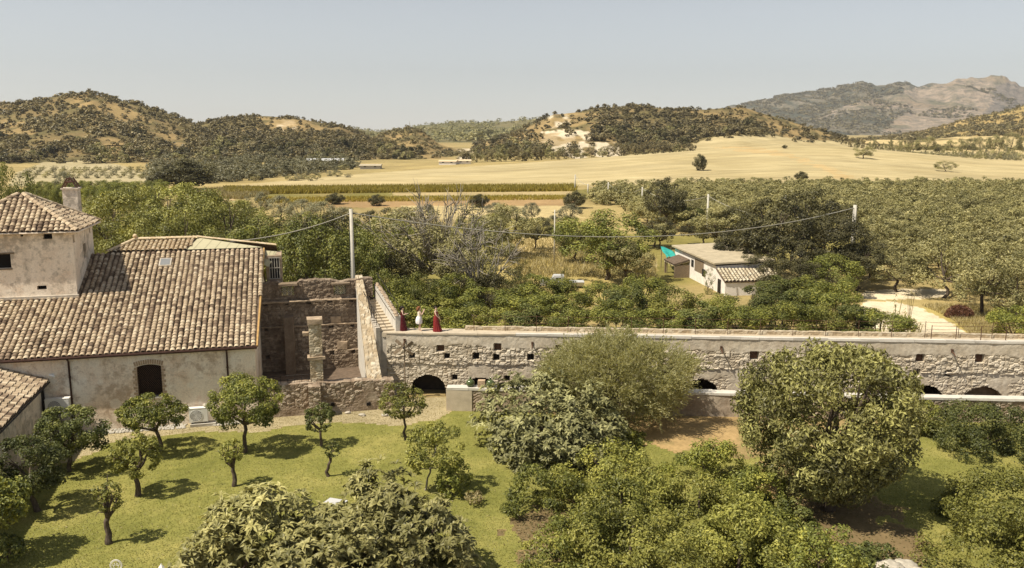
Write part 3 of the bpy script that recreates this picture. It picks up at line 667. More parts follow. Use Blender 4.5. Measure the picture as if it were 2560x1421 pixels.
# ---- large foreground trees
def big(label, px0, px1, py0, py1, Y, sp, name='tree', depth=1.0, **k):
    """crown box in photo pixels at distance Y, trunk down to the ground"""
    pl = atY(px0, (py0 + py1) / 2, Y); pr = atY(px1, (py0 + py1) / 2, Y); zt = atY((px0 + px1) / 2, py0, Y + .5)[2]; zb = atY((px0 + px1) / 2, py1, Y - .8)[2]
    cx = (pl[0] + pr[0]) / 2; rx = (pr[0] - pl[0]) / 2; g = gz(cx, Y); rz_ = (zt - zb) / 2
    return tree(label, (cx, Y, g), (0, 0, (zt + zb) / 2 - g), (rx, rx * depth, rz_), sp, 'tree', name, **k)
big('loquat tree with pale leaf whorls left of the pale table', 490, 792, 1218, 1560, 31.5, 'loquat', 'loquat_tree', mat='loquat', r0=.22, limbs=10, dens=1.2, low=-.9)
big('loquat tree with pale leaf whorls behind the pale table', 855, 1008, 1178, 1420, 34, 'loquat', 'loquat_tree', mat='loquat', r0=.22, limbs=10, dens=1.2, low=-.9)
big('loquat tree in the gap below the pale table', 720, 930, 1262, 1520, 31.5, 'loquat', 'loquat_tree', mat='loquat', r0=.18, limbs=8, dens=1.2, low=-.9)
big('loquat tree reaching farthest right of the foreground loquats', 880, 1195, 1240, 1600, 31, 'loquat', 'loquat_tree', mat='loquat', r0=.2, limbs=10, dens=1.2, low=-.9)
big('lowest loquat at the left end of the foreground loquats', 425, 700, 1330, 1640, 29, 'loquat', 'loquat_tree', mat='loquat', r0=.16, limbs=8, dens=1.2, low=-.9)
big('loquat tree cut by the bottom edge in the middle of its kind', 640, 980, 1330, 1680, 28.5, 'loquat', 'loquat_tree', mat='loquat', r0=.16, limbs=8, dens=1.2, low=-.9)
big('silvery loquat tree in front of the feathery willow', 1160, 1632, 978, 1205, 43.5, 'loquat', 'loquat_tree', mat='loquat_grey', r0=.25, limbs=10, dens=.95, depth=.85, leafk=.95, low=-.95)
big('feathery grey green willow rising above the terrace railing', 1330, 1738, 838, 1100, 48.8, 'willow', 'willow_tree', mat='willow', r0=.22, limbs=10, depth=.7)
big('tall drooping walnut tree before the right stretch of the arcade', 1835, 2330, 880, 1260, 37, 'walnut', 'walnut_tree', mat='walnut', r0=.30, limbs=14, depth=.95, dens=1.25, low=-1, seed=2)
G2 = 'citrus trees in the near right grove'
GR = [('dark green citrus tree between the silvery loquat and the bottom edge', 1255, 1500, 1165, 1440, 37, 'citrus'),
      ('lower dark citrus tree at the bottom edge right of the loquats', 1290, 1540, 1290, 1560, 32, 'citrus'),
      ('bright citrus tree directly below the silvery loquat', 1400, 1730, 1125, 1440, 38, 'citrus_yellow'),
      ('green citrus tree just left of the walnut trunk', 1640, 1910, 1105, 1370, 40.5, 'citrus'),
      ('bright citrus tree in the heart of the near right grove', 1580, 1900, 1190, 1480, 36, 'citrus_yellow'),
      ('citrus tree filling the bottom edge right of the lower dark one', 1400, 1740, 1260, 1620, 31.5, 'citrus_yellow'),
      ('citrus tree at the bottom edge below the walnut shade', 1680, 2010, 1245, 1600, 31.5, 'citrus_yellow'),
      ('lower citrus tree reaching toward the pale boulders', 1900, 2215, 1315, 1640, 30, 'citrus'),
      ('low citrus tree between the dark citrus and the bright grove heart', 1430, 1660, 1205, 1480, 34.5, 'citrus'),
      ('citrus tree in front of the walnut trunk shadow', 1780, 2010, 1165, 1430, 36.5, 'citrus'),
      ('yellowish citrus tree low in the middle of the bottom edge grove', 1540, 1800, 1330, 1640, 29.5, 'citrus_yellow'),
      ('darker citrus tree between two bright ones at the bottom edge', 1820, 2060, 1290, 1600, 32.5, 'citrus'),
      ('small dark citrus in the gap between the grove and the walnut', 1880, 2040, 1245, 1400, 35.5, 'citrus_dark'),
      ('low citrus at the lower right of the walnut shade', 2080, 2260, 1350, 1520, 32, 'citrus_dark'),
      ('bright yellow green citrus tree in the bottom right corner', 2310, 2720, 1265, 1640, 31.5, 'citrus_yellow'),
      ('citrus tree at the right border below the dark round tree', 2320, 2640, 1175, 1460, 36, 'citrus_yellow'),
      ('dark round citrus tree at the right border before the low wall', 2325, 2620, 1008, 1200, 45, 'citrus_dark'),
      ('yellow green citrus peeping out behind the walnut tree', 2195, 2345, 985, 1095, 47.8, 'citrus_yellow'),
      ('small citrus bush in the shade under the willow', 1505, 1625, 1080, 1170, 45.5, 'citrus')]
for lb, a, b, c, d, Yd, mt in GR:
    big(lb, a, b, c, d, Yd, 'citrus', 'citrus_tree', mat=mt, group=G2, r0=.12, low=-.95, dens=1.0)

# ---- prototypes for trees farther away (linked copies)
def proto(sp, radii, ncl, nl, L, W, mat, size=.26, h=None, r0=.15, limbs=6, droop=0.0, barkm='bark', low=-.6, up=.45, name='tree'):
    V, Fs, t, C = crown(np.array(radii), ncl, nl, L, W, size, droop, 5, low, .25, up)
    root = thing(name, 'x', 'tree'); cz = h
    mk('crown', V + np.array((0, 0, cz)), Fs, M[mat], root, {'tone': t})
    trunk_mb((0, 0, -.2), (0, 0, cz), C, r0, limbs).out('trunk', M[barkm], root, True)
    return root
PROTO = {}
def plant(kind, label, px, Y, py0, wpx, group=None, cat='tree', name=None, zb=None, sink=None):
    """a tree of the kind at pixel column px, distance Y, top at pixel row py0, wpx pixels wide"""
    p = atY(px, py0, Y); g = gz(p[0], Y); hgt = max(p[2] - g, .6); wid = wpx / F * Y
    protos = KINDS_[kind]; i = int(rng.integers(len(protos))); key = (kind, i)
    if key not in PROTO: PROTO[key] = protos[i](); fresh = True
    else: fresh = False
    pr = PROTO[key]; sxy = wid / 2.0; sz = hgt / 2.0      # prototypes: crown radius 1, overall height 2
    if fresh: o = pr; o.location = (p[0], Y, g)
    else: o = dup(pr, (p[0], Y, g))
    a = float(rng.uniform(0, 6.28)); o.rotation_euler = (0, 0, a); o.scale = (sxy, sxy, sz)
    tag(o, label, cat); 
    if 'group' in o: del o['group']
    if group: o['group'] = group
    if name: o.name = name
    return o
def P_(mat, n, L, W, ncl=34, ch=1.15, rz_=.86, size=.27, r0=.055, limbs=6, droop=0., low=-.75, up=.45, barkm='bark', name='tree'):
    return lambda: proto(None, (1, 1, rz_), ncl, n, L, W, mat, size, ch, r0, limbs, droop, barkm, low, up, name)
KINDS_ = {
    'citrus': [P_('citrus', 7000, .075, .045, ncl=44), P_('citrus', 6500, .075, .045, ncl=36, size=.3), P_('citrus_yellow', 6500, .075, .042, ncl=40)],
    'citrusdark': [P_('citrus_dark', 7000, .075, .045), P_('citrus', 7000, .075, .045)],
    'robinia': [P_('robinia', 9000, .055, .032, ncl=60, size=.22), P_('robinia', 9000, .055, .032, ncl=70, size=.2)],
    'green': [P_('green', 8000, .06, .04, ncl=46, size=.26), P_('green', 8000, .06, .04, ncl=60, size=.22)],
    'dark': [P_('dark', 8000, .06, .04, ncl=50, size=.25), P_('dark', 8000, .06, .04, ncl=70, size=.2)],
    'olive': [P_('olive', 5000, .085, .035, ncl=40, size=.25), P_('olive', 5000, .085, .035, ncl=50, size=.22)],
    'olivegrey': [P_('olive_grey', 3500, .09, .04, ncl=36, size=.27)],
    'round': [P_('dark', 6000, .105, .065, ncl=60, size=.3, ch=1.0, rz_=1.0, low=-.95)],
    'scrubtree': [P_('scrub', 1600, .13, .08, ncl=30, ch=1.0, rz_=1.0, low=-.95), P_('olive', 1600, .13, .07, ncl=30, ch=1.0, rz_=1.0, low=-.95)],
    'olivefar': [P_('olive_grey', 900, .17, .075, ncl=22, ch=.95, rz_=1.0, size=.34, low=-.95), P_('olive', 900, .17, .075, ncl=22, ch=.95, rz_=1.0, size=.34, low=-.95)],
    'cypress': [P_('citrus_dark', 3000, .08, .03, ncl=40, ch=1.0, rz_=1.0, size=.25, low=-1)],
    'walnutbare': [P_('olive', 9000, .05, .028, ncl=60, size=.2, limbs=26, barkm='bark_pale', r0=.035)],
}
G3 = 'citrus trees in the grove behind the terrace'
for row, (Yr, top, xs) in enumerate([(66.5, 768, [985, 1090, 1195, 1300, 1400, 1545, 1640, 1745, 1850, 1955, 2060, 2150, 2205]), (72.5, 730, [965, 1075, 1190, 1320, 1425, 1560, 1680, 1790, 1900, 2010, 2095]), (80, 698, [1010, 1130, 1345, 1400, 1510, 1610, 1930, 2040])]):
    for k, px in enumerate(xs):
        ordn = ['first', 'second', 'third', 'fourth', 'fifth', 'sixth', 'seventh', 'eighth', 'ninth', 'tenth', 'eleventh', 'twelfth', 'last'][k]
        rw = ['nearest row behind the terrace railing', 'middle row behind the terrace railing', 'farthest grove row before the hut'][row]
        tp = top + rng.uniform(-16, 14) + (14 if row == 0 and px > 2050 else 0)
        plant('citrus' if rng.random() < .5 else 'citrusdark', 'leafy citrus tree, %s from left in the %s' % (ordn, rw), px, Yr + rng.uniform(-.8, .8), tp, [160, 160, 150][row] * rng.uniform(.92, 1.1), G3, name='citrus_tree')
MID = [('walnutbare', 'big tree with bare pale branches sticking out of its crown', 1100, 88, 520, 350, 'half_bare_tree'),
 ('walnutbare', 'lower half bare tree leaning over the grove behind the people', 1190, 82, 590, 220, 'half_bare_tree'),
 ('dark', 'dark tree at the foot of the half bare tree', 985, 84, 640, 150, 'tree'),
 ('green', 'bushy green tree above the ruin back wall', 790, 76, 560, 210, 'tree'),
 ('green', 'green tree behind the nearest utility pole', 900, 82, 585, 170, 'tree'),
 ('green', 'yellow green tree next to the dormer', 715, 80, 590, 190, 'tree'),
 ('dark', 'dark green tree showing between the dormer and pole', 830, 90, 540, 200, 'tree'),
 ('robinia', 'feathery pale green tree behind the skylight', 420, 92, 478, 270, 'tree'),
 ('robinia', 'feathery tree directly right of the tower roof', 300, 86, 488, 220, 'tree'),
 ('robinia', 'feathery tree behind the metal roof panel', 560, 88, 510, 250, 'tree'),
 ('robinia', 'tall feathery tree nearest the pale quarry track', 455, 106, 466, 230, 'tree'),
 ('robinia', 'feathery tree hidden low behind the roof ridge', 350, 76, 560, 220, 'tree'),
 ('green', 'green tree between feathery trees and olive bushes', 660, 102, 540, 210, 'tree'),
 ('green', 'green tree rising left of the half bare tree', 960, 102, 545, 150, 'tree'),
 ('olive', 'bushy tree with dark underside beside the dry lot', 1275, 118, 515, 145, 'tree'),
 ('green', 'large bright green tree behind the white boat', 1520, 99, 532, 245, 'tree'),
 ('olive', 'greyish tree standing left of the teal tarp', 1565, 96, 600, 150, 'tree'),
 ('green', 'small tree left of the large bright tree', 1440, 112, 560, 120, 'tree'),
 ('dark', 'tall dark carob tree behind the teal tarp', 1668, 150, 452, 120, 'tree'),
 ('dark', 'dark carob tree overhanging the hut roof', 1930, 98, 500, 210, 'tree'),
 ('dark', 'dark tree crown around the right utility pole', 2085, 96, 545, 200, 'tree'),
 ('dark', 'dark crown left of the right pole foot', 1990, 106, 482, 200, 'tree'),
 ('dark', 'dark round crown at the right end of the carob clump', 2150, 92, 610, 130, 'tree'),
 ('green', 'fresh green tree in front of the carob clump', 2085, 88, 640, 160, 'tree'),
 ('olive', 'olive tree with a dark trunk beside the white track', 2250, 91.5, 630, 170, 'olive_tree'),
 ('olive', 'olive tree leaning over the white track bend', 2372, 88, 600, 190, 'olive_tree'),
 ('olive', 'big olive tree above the rust brown heap', 2470, 80, 610, 200, 'olive_tree'),
 ('olive', 'olive tree at the right frame edge over the grass', 2560, 76, 650, 170, 'olive_tree'),
 ('citrus', 'green bush at the right frame edge behind the railing', 2540, 66, 770, 150, 'bush'),
 ('olive', 'tree beside the dry grass left of the teal tarp', 1650, 126, 560, 90, 'tree'),
 ('olive', 'olive tree behind the small roofed hut', 1800, 122, 520, 150, 'olive_tree'),
 ('cypress', 'small dark cypress beside the white boat cabin', 1412, 92, 672, 26, 'cypress_tree'),
 ('cypress', 'taller dark cypress left of the white boat', 1308, 90, 655, 50, 'cypress_tree'),
 ('cypress', 'dark cypress standing before the hut wall', 1772, 90, 672, 34, 'cypress_tree'),
 ('green', 'tree at the left frame edge behind the tower roof', 15, 112, 420, 110, 'tree'),
 ('olivegrey', 'grey olive tree behind the chimney', 157, 225, 432, 56, 'olive_tree'),
 ('olive', 'small round olive right of the chimney', 232, 150, 492, 48, 'olive_tree'),
 ('round', 'huge dark round tree at the head of the quarry track', 452, 256, 402, 150, 'tree'),
 ('round', 'lone dark tree standing on its own in the stubble field', 1752, 330, 388, 36, 'tree'),
 ('round', 'dark round tree at the lower edge of the stubble field', 2003, 285, 430, 34, 'tree'),
 ('olive', 'wide spreading tree in the middle of the stubble field', 2160, 395, 370, 60, 'tree'),
 ('olive', 'round olive coloured bush alone in the right stubble field', 2363, 345, 404, 54, 'bush'),
 ('round', 'tiny dark tree on the field crest', 1962, 440, 363, 14, 'tree')]
BARE_T = []
for kd, lb, px, Yd, py0, wd, nm in MID:
    o_ = plant(kd, lb, px, Yd, py0, wd, name=nm, cat='bush' if nm == 'bush' else 'tree')
    if kd == 'walnutbare': BARE_T.append(o_)
FILL = [(270, 96, 500, 170), (380, 110, 470, 170), (500, 112, 486, 170), (600, 118, 505, 170), (690, 95, 560, 170), (760, 98, 540, 160), (640, 84, 575, 170), (850, 100, 545, 150), (930, 110, 530, 150), (1010, 95, 560, 150), (560, 100, 520, 180), (450, 84, 530, 190), (250, 120, 500, 130), (1040, 74, 690, 120), (960, 72, 680, 110), (1130, 76, 690, 130), (1230, 78, 690, 120), (1290, 86, 690, 100), (1850, 102, 560, 150), (2010, 92, 600, 150), (1900, 93, 640, 120), (1950, 88, 650, 120), (2030, 86, 660, 120), (2180, 100, 600, 140), (1760, 130, 560, 110), (1850, 122, 520, 130), (2070, 118, 510, 150), (1730, 150, 520, 80), (1340, 125, 545, 90), (1410, 130, 560, 80), (1230, 120, 540, 90), (1180, 112, 545, 120), (1640, 128, 545, 110)]
for i, (px, Yd, py0, wd) in enumerate(FILL):
    kd = 'robinia' if px < 640 else ('dark' if (1840 < px < 2200 or i % 4 == 0) else ('green' if i % 3 else 'citrusdark'))
    lb = {'robinia': 'feathery green tree in the woodland behind the farmhouse roof', 'dark': 'dark bushy tree filling the woodland behind the terrace', 'green': 'green bushy tree filling the woodland behind the terrace', 'citrusdark': 'deep green tree filling the woodland behind the terrace'}[kd]
    plant(kd, lb, px, Yd, py0, wd, 'woodland trees behind the farmhouse and terrace')
# bare pale branches of the half bare trees
def bare_branches(tr_, px, Y, py0, wpx, n):
    p = atY(px, py0, Y); g = gz(p[0], Y); hh = p[2] - g; mb = MB(); wr = wpx / F * Y / 2
    for i in range(n):
        a = rng.uniform(0, 6.28); tilt = rng.uniform(.15, 1.0); d = np.array([math.cos(a) * tilt, math.sin(a) * tilt * .6 - .35, 1.0 - .3 * tilt]); d /= np.linalg.norm(d)
        s = np.array([0, 0, hh * .25]) + np.array([d[0], d[1], d[2]]) * hh * .15; e = s + d * np.array([wr * 1.15, wr, hh * .74]) * rng.uniform(.7, 1.02)
        md = (s + e) / 2 + rng.uniform(-.35, .35, 3); mb.tube([s, (s + md) / 2, md, (md + e) / 2 + rng.uniform(-.2, .2, 3), e], [.085, .07, .052, .034, .012], 5)
        for k in range(8):
            t = rng.uniform(.35, .95); q0 = md + (e - md) * t if t > .5 else s + (md - s) * t * 2; dd = unit((d + rng.normal(0, .55, 3))[None])[0]; q1 = q0 + dd * rng.uniform(.8, 2.2)
            mb.tube([q0, (q0 + q1) / 2 + rng.uniform(-.12, .12, 3), q1], [.04, .028, .01], 4)
    o = mb.out('dead_branches', M['bark_pale'], None, True); o.location = (p[0], Y, g)
    o.parent = tr_; o.matrix_parent_inverse = Matrix.LocRotScale(tr_.location, tr_.rotation_euler, tr_.scale).inverted()
bare_branches(BARE_T[0], 1090, 85.5, 512, 330, 44)
bare_branches(BARE_T[1], 1200, 79.5, 600, 200, 20)
G4 = 'grey olive bushes below the stubble field'
for i, (px, Yd, py0, wd) in enumerate([(650, 175, 482, 70), (700, 168, 490, 80), (752, 160, 500, 95), (800, 150, 506, 110), (610, 150, 505, 60), (1240, 165, 508, 70), (1330, 168, 508, 55), (1425, 160, 512, 80), (1290, 150, 520, 70), (1010, 150, 520, 90), (1070, 155, 512, 70), (860, 140, 520, 90), (1385, 140, 540, 60)]):
    plant('olivegrey', 'grey green olive bush, %s' % ['leftmost beside the dirt bank', 'second along the dirt bank', 'behind the nearest pole wire', 'just left of the nearest pole', 'above the feathery trees', 'right of the half bare crown', 'on the pale dry strip', 'next to the thin leaning pole', 'before the pale dry strip', 'behind the bare branches', 'behind the bare branch tips', 'behind the nearest pole top', 'beside the thin pole foot'][i], px, Yd, py0, wd, G4, name='olive_bush', cat='bush')
for i, (px, Yd, py0, wd) in enumerate([(838, 205, 485, 50), (940, 200, 488, 44), (1198, 198, 488, 52), (1435, 195, 480, 60)]):
    plant('round', ['dark bush under the field edge, left of the pole', 'dark bush under the field edge, right of the pole', 'dark bush below the tall grass band', 'dark bush at the right end of the grass band'][i], px, Yd, py0, wd, 'dark bushes under the field edge', name='bush', cat='bush')
# ---- the dense olive grove on the right: single-mesh trees
def single(mat, n, L, W, ncl, size, low=-.8, ch=1.05, rz_=.95, r0=.05):
    V, Fs, t, C = crown(np.array((1, 1, rz_)), ncl, n, L, W, size, 0, 5, low, .2, .5)
    V = V + np.array((0, 0, ch)); nb = sum(len(f) for f in Fs)
    tm = trunk_mb((0, 0, -.2), (0, 0, ch), C, r0, 3); TV = np.concatenate(tm.v); TF = [np.concatenate(tm.f[k]) for k in (3, 4) if tm.f[k]]
    mi = np.concatenate([np.zeros(nb, int)] + [np.ones(len(f), int) for f in TF])
    o = mk('olive_tree', np.concatenate([V, TV]), Fs + [f + len(V) for f in TF], [M[mat], M['bark']], None, {'tone': np.concatenate([t, np.full(len(TV), .5)])}, False, mi)
    me = o.data; bpy.data.objects.remove(o); return me
OLV = [single('olive', 1500, .17, .065, 34, .25) for _ in range(4)]
GROVE_P = [(1690, 478), (1720, 462), (1900, 464), (2300, 470), (2650, 470), (3000, 480), (3000, 760), (2420, 735), (2400, 712), (2200, 690), (2130, 560), (1860, 540), (1780, 590), (1650, 570), (1480, 500), (1500, 476)]
pts = []
for yy in np.arange(80, 266, 4.7):
    for xx in np.arange(8, 190, 4.7):
        x = xx + rng.uniform(-1.1, 1.1); y = yy + rng.uniform(-1.1, 1.1); a, b = proj(x, y, 0.2)
        if pip(np.array([a]), np.array([b]), GROVE_P)[0] and a < 2720: pts.append((y, x))
pts.sort(); print('grove trees', len(pts))
stV = []; 
def put(me, name, label, cat, group, x, y, s, sz):
    o = bpy.data.objects.new(name, me); COL.objects.link(o); o.location = (x, y, gz(x, y)); o.rotation_euler = (0, 0, float(rng.uniform(0, 6.28))); o.scale = (s, s, sz)
    return tag(o, label, cat, group)
for y, x in pts[:170]:
    put(OLV[int(rng.integers(4))], 'olive_tree', 'grey green olive tree in the dense grove filling the right side', 'tree', 'olive trees of the dense grove at right', x, y, rng.uniform(2.2, 3.1), rng.uniform(1.7, 2.3))
def mass(name, label, cat, mat, spots, nleaf, L, W, ncl=10, size=.4, low=-.3):
    """many far plants nobody could count, one object"""
    Vs = []; ts = []; lib = [crown(np.array((1, 1, .9)), ncl, nleaf, L, W, size, 0, 4, low, .2, .5) for _ in range(8)]
    for (x, y, z, s, sz) in spots:
        V, Fs, t, C = lib[int(rng.integers(8))]; a = rng.uniform(0, 6.28); ca, sa = math.cos(a), math.sin(a)
        U = V @ np.array([[ca, sa, 0], [-sa, ca, 0], [0, 0, 1]]); U = U * np.array([s, s, sz]) + np.array([x, y, z + sz * .55]); Vs.append(U); ts.append(np.clip(t + rng.normal(0, .13), 0, 1))
    V = np.concatenate(Vs); o = mk(name, V, [np.arange(len(V)).reshape(-1, 4)], M[mat], None, {'tone': np.concatenate(ts)})
    return tag(o, label, cat, None, 'stuff')
if len(pts) > 170:
    mass('olive_grove', 'far rows of grey green olive crowns merging below the field', 'trees', 'olive', [(x, y, gz(x, y) + .4, rng.uniform(2.2, 3.0), rng.uniform(1.6, 2.2)) for y, x in pts[170:]], 800, .22, .10, 20, .3, -.7)
# ---- scrub on the hills
BUSH = [single('scrub', 420, .26, .17, 16, .36, low=-.6, ch=.62, rz_=.85, r0=.03) for _ in range(4)] + [single('olive', 420, .26, .15, 16, .34, low=-.6, ch=.62, rz_=.85, r0=.03) for _ in range(2)] + [single('dark', 420, .26, .17, 16, .34, low=-.6, ch=.62, rz_=.85, r0=.03) for _ in range(2)]
CH_ALL = CHALK_P + BARE_P[:0]
def scatter(i, n, pr_, dens_seed, thr, ysub, smin, smax):
    nm, hp, yr, yf, yb, ro = HILLS[i]; out = []
    x0, x1 = hp[0][0], hp[-1][0]
    while len(out) < n:
        px = rng.uniform(max(x0, -150), min(x1, 2710), 4000); t = rng.uniform(0.0, 1.06, 4000) ** .8; y = yf + (yr - yf) * t + rng.uniform(-15, 15, 4000)
        x = (px - CX) * .985 / F * y; z, wh, _ = terrain(x, y); ok = wh == i
        a, b = proj(x, y, z); d = .62 * fbm(x / ysub * .55, y / ysub * .55, 3, dens_seed) + .38 * fbm(x / 16, y / 16, 3, dens_seed + 3) + .015; ok &= d > thr - .10 * (1 - np.clip(t, 0, 1))
        for P in CHALK_P: ok &= ~(pip(a, b, P) & (rng.random(4000) < .95))
        ok &= ~pip(a + rng.normal(0, 12, 4000), b + rng.normal(0, 4, 4000), STUB_P)
        br = np.zeros(4000, bool)
        for P in BARE_P: br |= pip(a, b, P)
        ok &= ~(br & (rng.random(4000) < .72))
        for j in np.where(ok)[0]: out.append((x[j], y[j], z[j], (smin + (smax - smin) * rng.random() ** 2) * (1.25 - .5 * t[j]) * (1.3 if d[j] > .6 else 1)))
        if not ok.any(): break
    return out[:n]
tot_ind = 0
for i, n, nind, thr, ysub, smin, smax, lab in ((0, 2300, 80, .41, 45, .9, 3.6, 'dark scrub bush on the dry hill at far left'), (1, 2300, 80, .37, 45, .9, 3.4, 'dark scrub bush on the second hill from the left'), (2, 520, 30, .40, 34, .8, 2.8, 'dark scrub bush on the small central knoll'), (4, 2200, 95, .43, 45, .9, 3.7, 'dark scrub bush on the hill with chalk cliffs'), (6, 1300, 0, .38, 90, 2, 5, None), (3, 1500, 0, .36, 160, 4, 9, None)):
    sp = sorted(scatter(i, n, None, 300 + i, thr, ysub, smin, smax), key=lambda q: -q[3] / q[1])
    for (x, y, z, s) in sp[:nind]:
        o = put(BUSH[int(rng.integers(8))], 'scrub_bush', lab, 'bush', 'single scrub bushes: ' + lab.split(' on ')[1], x, y, s * 1.15, s * rng.uniform(.75, 1.15)); o.location.z = z - .2
    mass('scrub', 'low grey green scrub and trees covering the ' + {0: 'far left hill', 1: 'second hill', 2: 'small knoll', 4: 'chalk cliff hill', 6: 'right hill slope', 3: 'distant hazy ridge'}[i], 'scrub', 'scrub' if i != 3 else 'olive', [(x, y, z - .3, s, s * rng.uniform(.6, 1.0)) for (x, y, z, s) in sp[nind:]], 60 if i != 3 else 24, .62, .42, 8, .45)
def feet(kind, label, group, spots, name='olive_tree', cat='tree'):
    for (px, pyb, hp_, wd) in spots:
        Yd = float(gp(px, pyb)[1]); plant(kind, label, px, Yd, pyb - hp_, wd, group, name=name, cat=cat)
# ---- tree lines in the middle distance
def line(kind, label, group, spots, name='tree', cat='tree'):
    for (px, Yd, py0, wd) in spots: plant(kind, label, px, Yd, py0, wd, group, name=name, cat=cat)
line('scrubtree', 'dark tree in the line under the chalk cliff', 'dark trees in a line under the chalk cliff', [(1160 + 18 * k + rng.uniform(-6, 6), 452 + rng.uniform(0, 25), 371 + rng.uniform(-6, 8), rng.uniform(30, 44)) for k in range(17)])
line('scrubtree', 'dark tree at the far edge of the stubble field', 'trees along the far field edge', [(1480 + 22 * k + rng.uniform(-8, 8), 490 + rng.uniform(0, 30), 366 - 1.0 * k + rng.uniform(-5, 7), rng.uniform(24, 38)) for k in range(12)])
line('olive', 'broad olive brown tree in the clump right of the stubble field', 'tree clump right of the stubble field', [(2285, 590, 356, 44), (2318, 585, 343, 52), (2350, 590, 360, 36), (2385, 600, 352, 46), (2420, 600, 346, 50), (2455, 605, 344, 46), (2490, 610, 340, 44), (2530, 600, 334, 54), (2570, 600, 340, 50)])
line('scrubtree', 'slim tree in the row beyond the field crest', 'row of trees beyond the field crest', [(2130 + 13 * k + rng.uniform(-4, 4), 580 + rng.uniform(0, 30), 352 + rng.uniform(-10, 8), rng.uniform(14, 24)) for k in range(12)])
line('olivefar', 'small olive tree in the far right rows', 'small olive rows at the far right', [(2270 + 15 * k + rng.uniform(-3, 3) - 9 * r, 470 + 9 * r, 399 - 5.5 * r - .8 * k + rng.uniform(-1, 1), rng.uniform(11, 16)) for r in range(4) for k in range(20)], 'olive_tree')
feet('olivefar', 'small olive tree in the rows on the left straw field', 'olive rows on the left straw field', [(55 + 27 * k + 9 * r_ + rng.uniform(-4, 4), [447, 439, 432, 426][r_] + rng.uniform(-1, 1), 15 - r_, 22 - r_) for r_ in range(4) for k in range(12)])
feet('olivefar', 'grey olive tree on the slope below the second hill', 'grey olives below the second hill', [(rng.uniform(500, 880), rng.uniform(412, 456), rng.uniform(14, 20), rng.uniform(22, 34)) for k in range(60)])
line('scrubtree', 'dark tree at the foot of the second hill', 'dark trees at the hill foot', [(500 + 30 * k + rng.uniform(-10, 10), 480 + rng.uniform(0, 30), 396 + rng.uniform(-14, 6) + .6 * k, rng.uniform(34, 56)) for k in range(12)])
line('scrubtree', 'dark tree at the foot of the left hill', 'dark trees below the left hill', [(10 + 34 * k + rng.uniform(-10, 10), 520 + rng.uniform(0, 30), 380 + rng.uniform(-14, 8), rng.uniform(34, 60)) for k in range(14)])
line('citrus', 'green orchard tree in the low rows beyond the tower', 'orchard rows beyond the tower', [(70 + 34 * k + rng.uniform(-6, 6) + 10 * r, 178 + 20 * r, 474 - 7 * r + rng.uniform(-2, 2), rng.uniform(44, 56)) for r in range(4) for k in range(10)], 'orchard_tree')
def band(poly, n, zt=0.0, ymin=100, ymax=300):
    poly = np.array(poly, float); out = []; c = 0
    while c < n:
        px = rng.uniform(poly[:, 0].min(), poly[:, 0].max(), n); py = rng.uniform(poly[:, 1].min(), poly[:, 1].max(), n); ok = pip(px, py, poly); px = px[ok]; py = py[ok]
        v = (CY - py) / F; t = -H / (-sT + v * cT); x = (px - CX) / F * t; y = (cT + v * sT) * t; z = terrain(x, y)[0]; out.append(np.stack([x, y, z], 1)); c += len(x)
    return np.concatenate(out)[:n]
S_ = band([(375, 455), (385, 408), (560, 398), (900, 398), (900, 425), (770, 438), (570, 458), (470, 460)], 330, 0, 200, 700)
mass('olive_scrub', 'grey green olives and scrub merging below the second hill', 'scrub', 'olive_grey', [(a_, b_, c_, rng.uniform(2.2, 4.2), rng.uniform(1.8, 3.4)) for a_, b_, c_ in S_], 200, .34, .17, 10, .42, -.7)
n_ = 2600; px_ = rng.uniform(1850, 2640, n_ * 3); y_ = 3650 + 1650 * rng.random(n_ * 3) ** .7; x_ = (px_ - CX) * .985 / F * y_; z_, w_, _ = terrain(x_, y_); tp_ = pip(*proj(x_, y_, z_), [(2040, 300), (2120, 262), (2240, 235), (2340, 212), (2400, 190), (2540, 190), (2600, 240), (2560, 275), (2470, 285), (2400, 318), (2300, 335), (2200, 330), (2280, 270), (2160, 275)])
ok_ = (w_ == 5) & (fbm(x_ / 240, y_ / 330, 4, 401) > np.where(tp_, .58, .42)); 
mass('mountain_scrub', 'dark maquis scrub speckling the far mountain slopes', 'scrub', 'scrub', [(a_, b_, c_ - 3, rng.uniform(5, 16), rng.uniform(4, 9)) for a_, b_, c_ in zip(x_[ok_][:n_], y_[ok_][:n_], z_[ok_][:n_])], 26, .8, .6, 7, .5)
# tall grass bands along the field edge, reeds, dry grass
def tufts(name, label, cat, mat, P, hgt, n_per=1, w=.12, lean=.35):
    n = len(P); a = rng.uniform(0, 6.28, n); d = np.stack([np.cos(a), np.sin(a), np.zeros(n)], 1); h = hgt * rng.uniform(.6, 1.25, n)
    tip = P + np.stack([rng.normal(0, lean, n) * h, rng.normal(0, lean, n) * h, h], 1)
    V = np.stack([P - d * w, P + d * w, tip], 1).reshape(-1, 3); t = np.repeat(np.clip(rng.normal(.5, .22, n), 0, 1), 3)
    o = mk(name, V, [np.arange(3 * n).reshape(-1, 3)], M[mat], None, {'tone': t}); return tag(o, label, cat, None, 'stuff')
tufts('tall_grass', 'band of tall yellow green grass along the lower field edge', 'grass', 'tallgrass', band([(560, 474), (1000, 470), (1440, 469), (1440, 479), (1000, 482), (560, 488)], 26000), 1.25, 1, .20, .25)
tufts('tall_grass', 'lower thin band of yellow green grass under the dirt strip', 'grass', 'tallgrass', band([(640, 496), (1440, 490), (1440, 500), (640, 510)], 7000), 0.6, 1, .14, .3)
